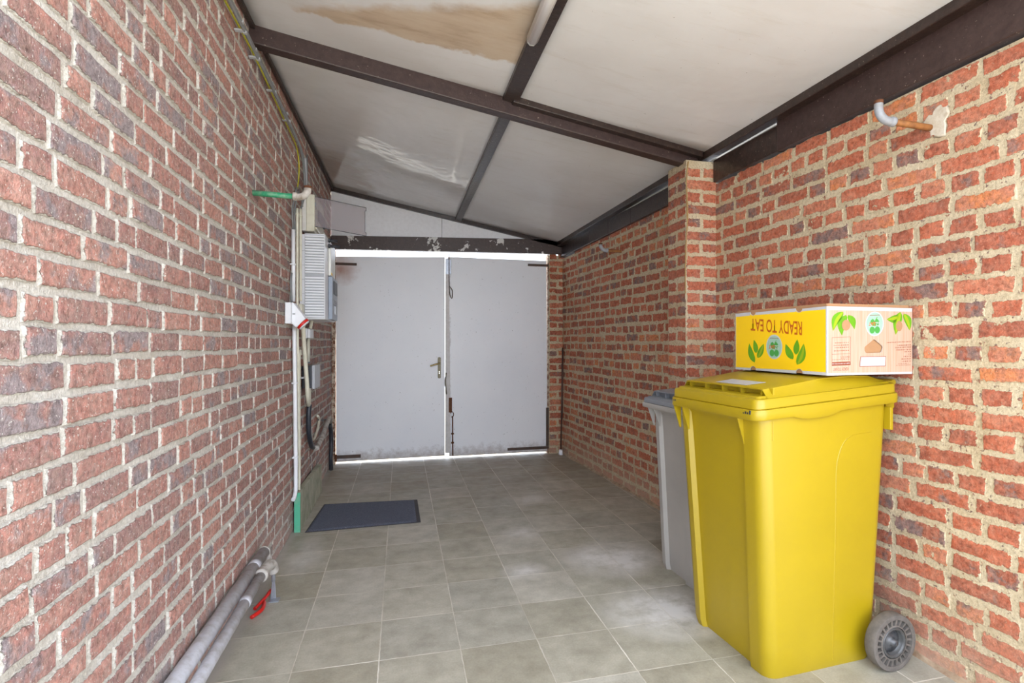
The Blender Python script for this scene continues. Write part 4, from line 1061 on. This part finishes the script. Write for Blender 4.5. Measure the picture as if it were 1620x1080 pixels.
# ------------------------------------------------------------------ drain pipes along the left wall
pA = empty('drain_pipe', (-.66, .6, .225), 'thicker grey waste pipe running low along the left wall, nearest the bricks', 'pipe')
m = MB(); m.tube([(-.66, .55, .240), (-.66, 1.9, .228), (-.658, 3.0, .214)], .0265, 20, smooth_path=False); m.lathe((-.658, 2.78, .2165), (0, 1, 0), [(.026, 0), (.029, .003), (.029, .04), (.026, .043)], 20)
m.build('tube', M['pvc_grey'], pA)
m = MB(); m.lathe((-.658, 2.985, .214), (0, 1, 0), [(.027, 0), (.029, .010), (.020, .026), (.002, .030)], 20); m.tube([(-.658, 3.0, .214), (-.655, 3.03, .206), (-.652, 3.035, .17), (-.648, 3.03, .13)], .017, 14)
m.build('elbow', M['pvc_dirty'], pA)
pB = empty('drain_pipe', (-.61, .6, .2), 'thinner grey waste pipe on the room side of the thicker one', 'pipe')
m = MB(); m.tube([(-.612, .55, .185), (-.613, 1.9, .195), (-.614, 2.76, .197)], .0215, 20, smooth_path=False); m.lathe((-.614, 2.45, .1955), (0, 1, 0), [(.021, 0), (.024, .003), (.024, .04), (.021, .043)], 20)
m.build('tube', M['pvc_grey'], pB)
m = MB(); m.tube([(-.614, 2.74, .197), (-.612, 2.84, .195), (-.606, 2.90, .180), (-.603, 2.92, .14)], .0265, 16); m.lathe((-.614, 2.72, .197), (0, 1, 0), [(.026, 0), (.031, .005), (.031, .025), (.026, .028)], 20)
m.build('elbow', M['pvc_dirty'], pB)
m = MB(); m.tube([(-.603, 2.92, .145), (-.602, 2.93, .09)], .010, 10, smooth_path=False); m.hexa([(-.616, 2.928, .004), (-.590, 2.928, .004), (-.590, 2.936, .004), (-.616, 2.936, .004)], [(-.608, 2.928, .10), (-.597, 2.928, .10), (-.597, 2.936, .10), (-.608, 2.936, .10)]); m.box(-.620, 2.89, 0, -.572, 2.938, .005)
m.build('support_foot', M['steel'], pB, bevel=.0015)
cl = empty('clamp', (-.63, 2.83, .0), 'small red plastic clamp on the floor beside the end of the waste pipes', 'clamp')
m = MB(); m.tube([(-.655, 2.74, .010), (-.625, 2.80, .014), (-.630, 2.87, .016)], .009, 8); m.tube([(-.66, 2.82, .012), (-.635, 2.90, .022), (-.622, 2.97, .030)], .008, 8); m.build('jaw', M['red'], cl)

# ------------------------------------------------------------------ leaning rod and rope
rd = empty('rod', (1.745, 5.93, 0), 'thin dark rod leaning in the corner right of the gate, in a white cap', 'rod')
m = MB(); m.tube([(1.742, 5.93, .03), (1.768, 5.945, 1.20)], .0085, 10, smooth_path=False); m.tube([(1.758, 5.925, .40), (1.772, 5.935, 1.17)], .004, 8, smooth_path=False); m.build('shaft', M['rod'], rd)
m = MB(); m.lathe((1.741, 5.93, 0), (0, 0, 1), [(.026, 0), (.026, .02), (.020, .055), (.012, .06)], 16); m.build('cap', M['white_plastic'], rd)
rp = MB()
for k, ph in ((0, 0), (1, 2)):
    rp.tube([(PX-.008, 3.055+.006*k, 2.37), (PX-.010+.003*math.sin(ph), 3.075+.006*k, 2.25), (PX-.010, 3.06+.010*k, 2.05), (PX-.012, 3.068-.004*k, 1.95+.02*k), (PX-.010, 3.085+.004*k, 1.80), (PX-.009, 3.095-.004*k, 1.62-.06*k)], .0035, 6)
tag(rp.build('rope', M['rope']), 'frayed straw-coloured cord hanging down the edge of the brick pillar', 'rope')
bpy.context.view_layer.update()

GROUPS = {'wheelie_bin': 'wheeled bins by the right wall', 'conduit': 'conduits on the left wall', 'cable': 'cables on the left wall', 'cable_duct': 'cable ducts below the meter cabinet',
          'cable_sleeve': 'black cable sleeves low on the left wall', 'bracket_pipe': 'pipe stubs with elbows on the walls', 'drain_pipe': 'waste pipes along the left wall'}
for o in bpy.data.objects:
    b = o.name.split('.')[0]
    if o.parent is None and b in GROUPS: o['group'] = GROUPS[b]
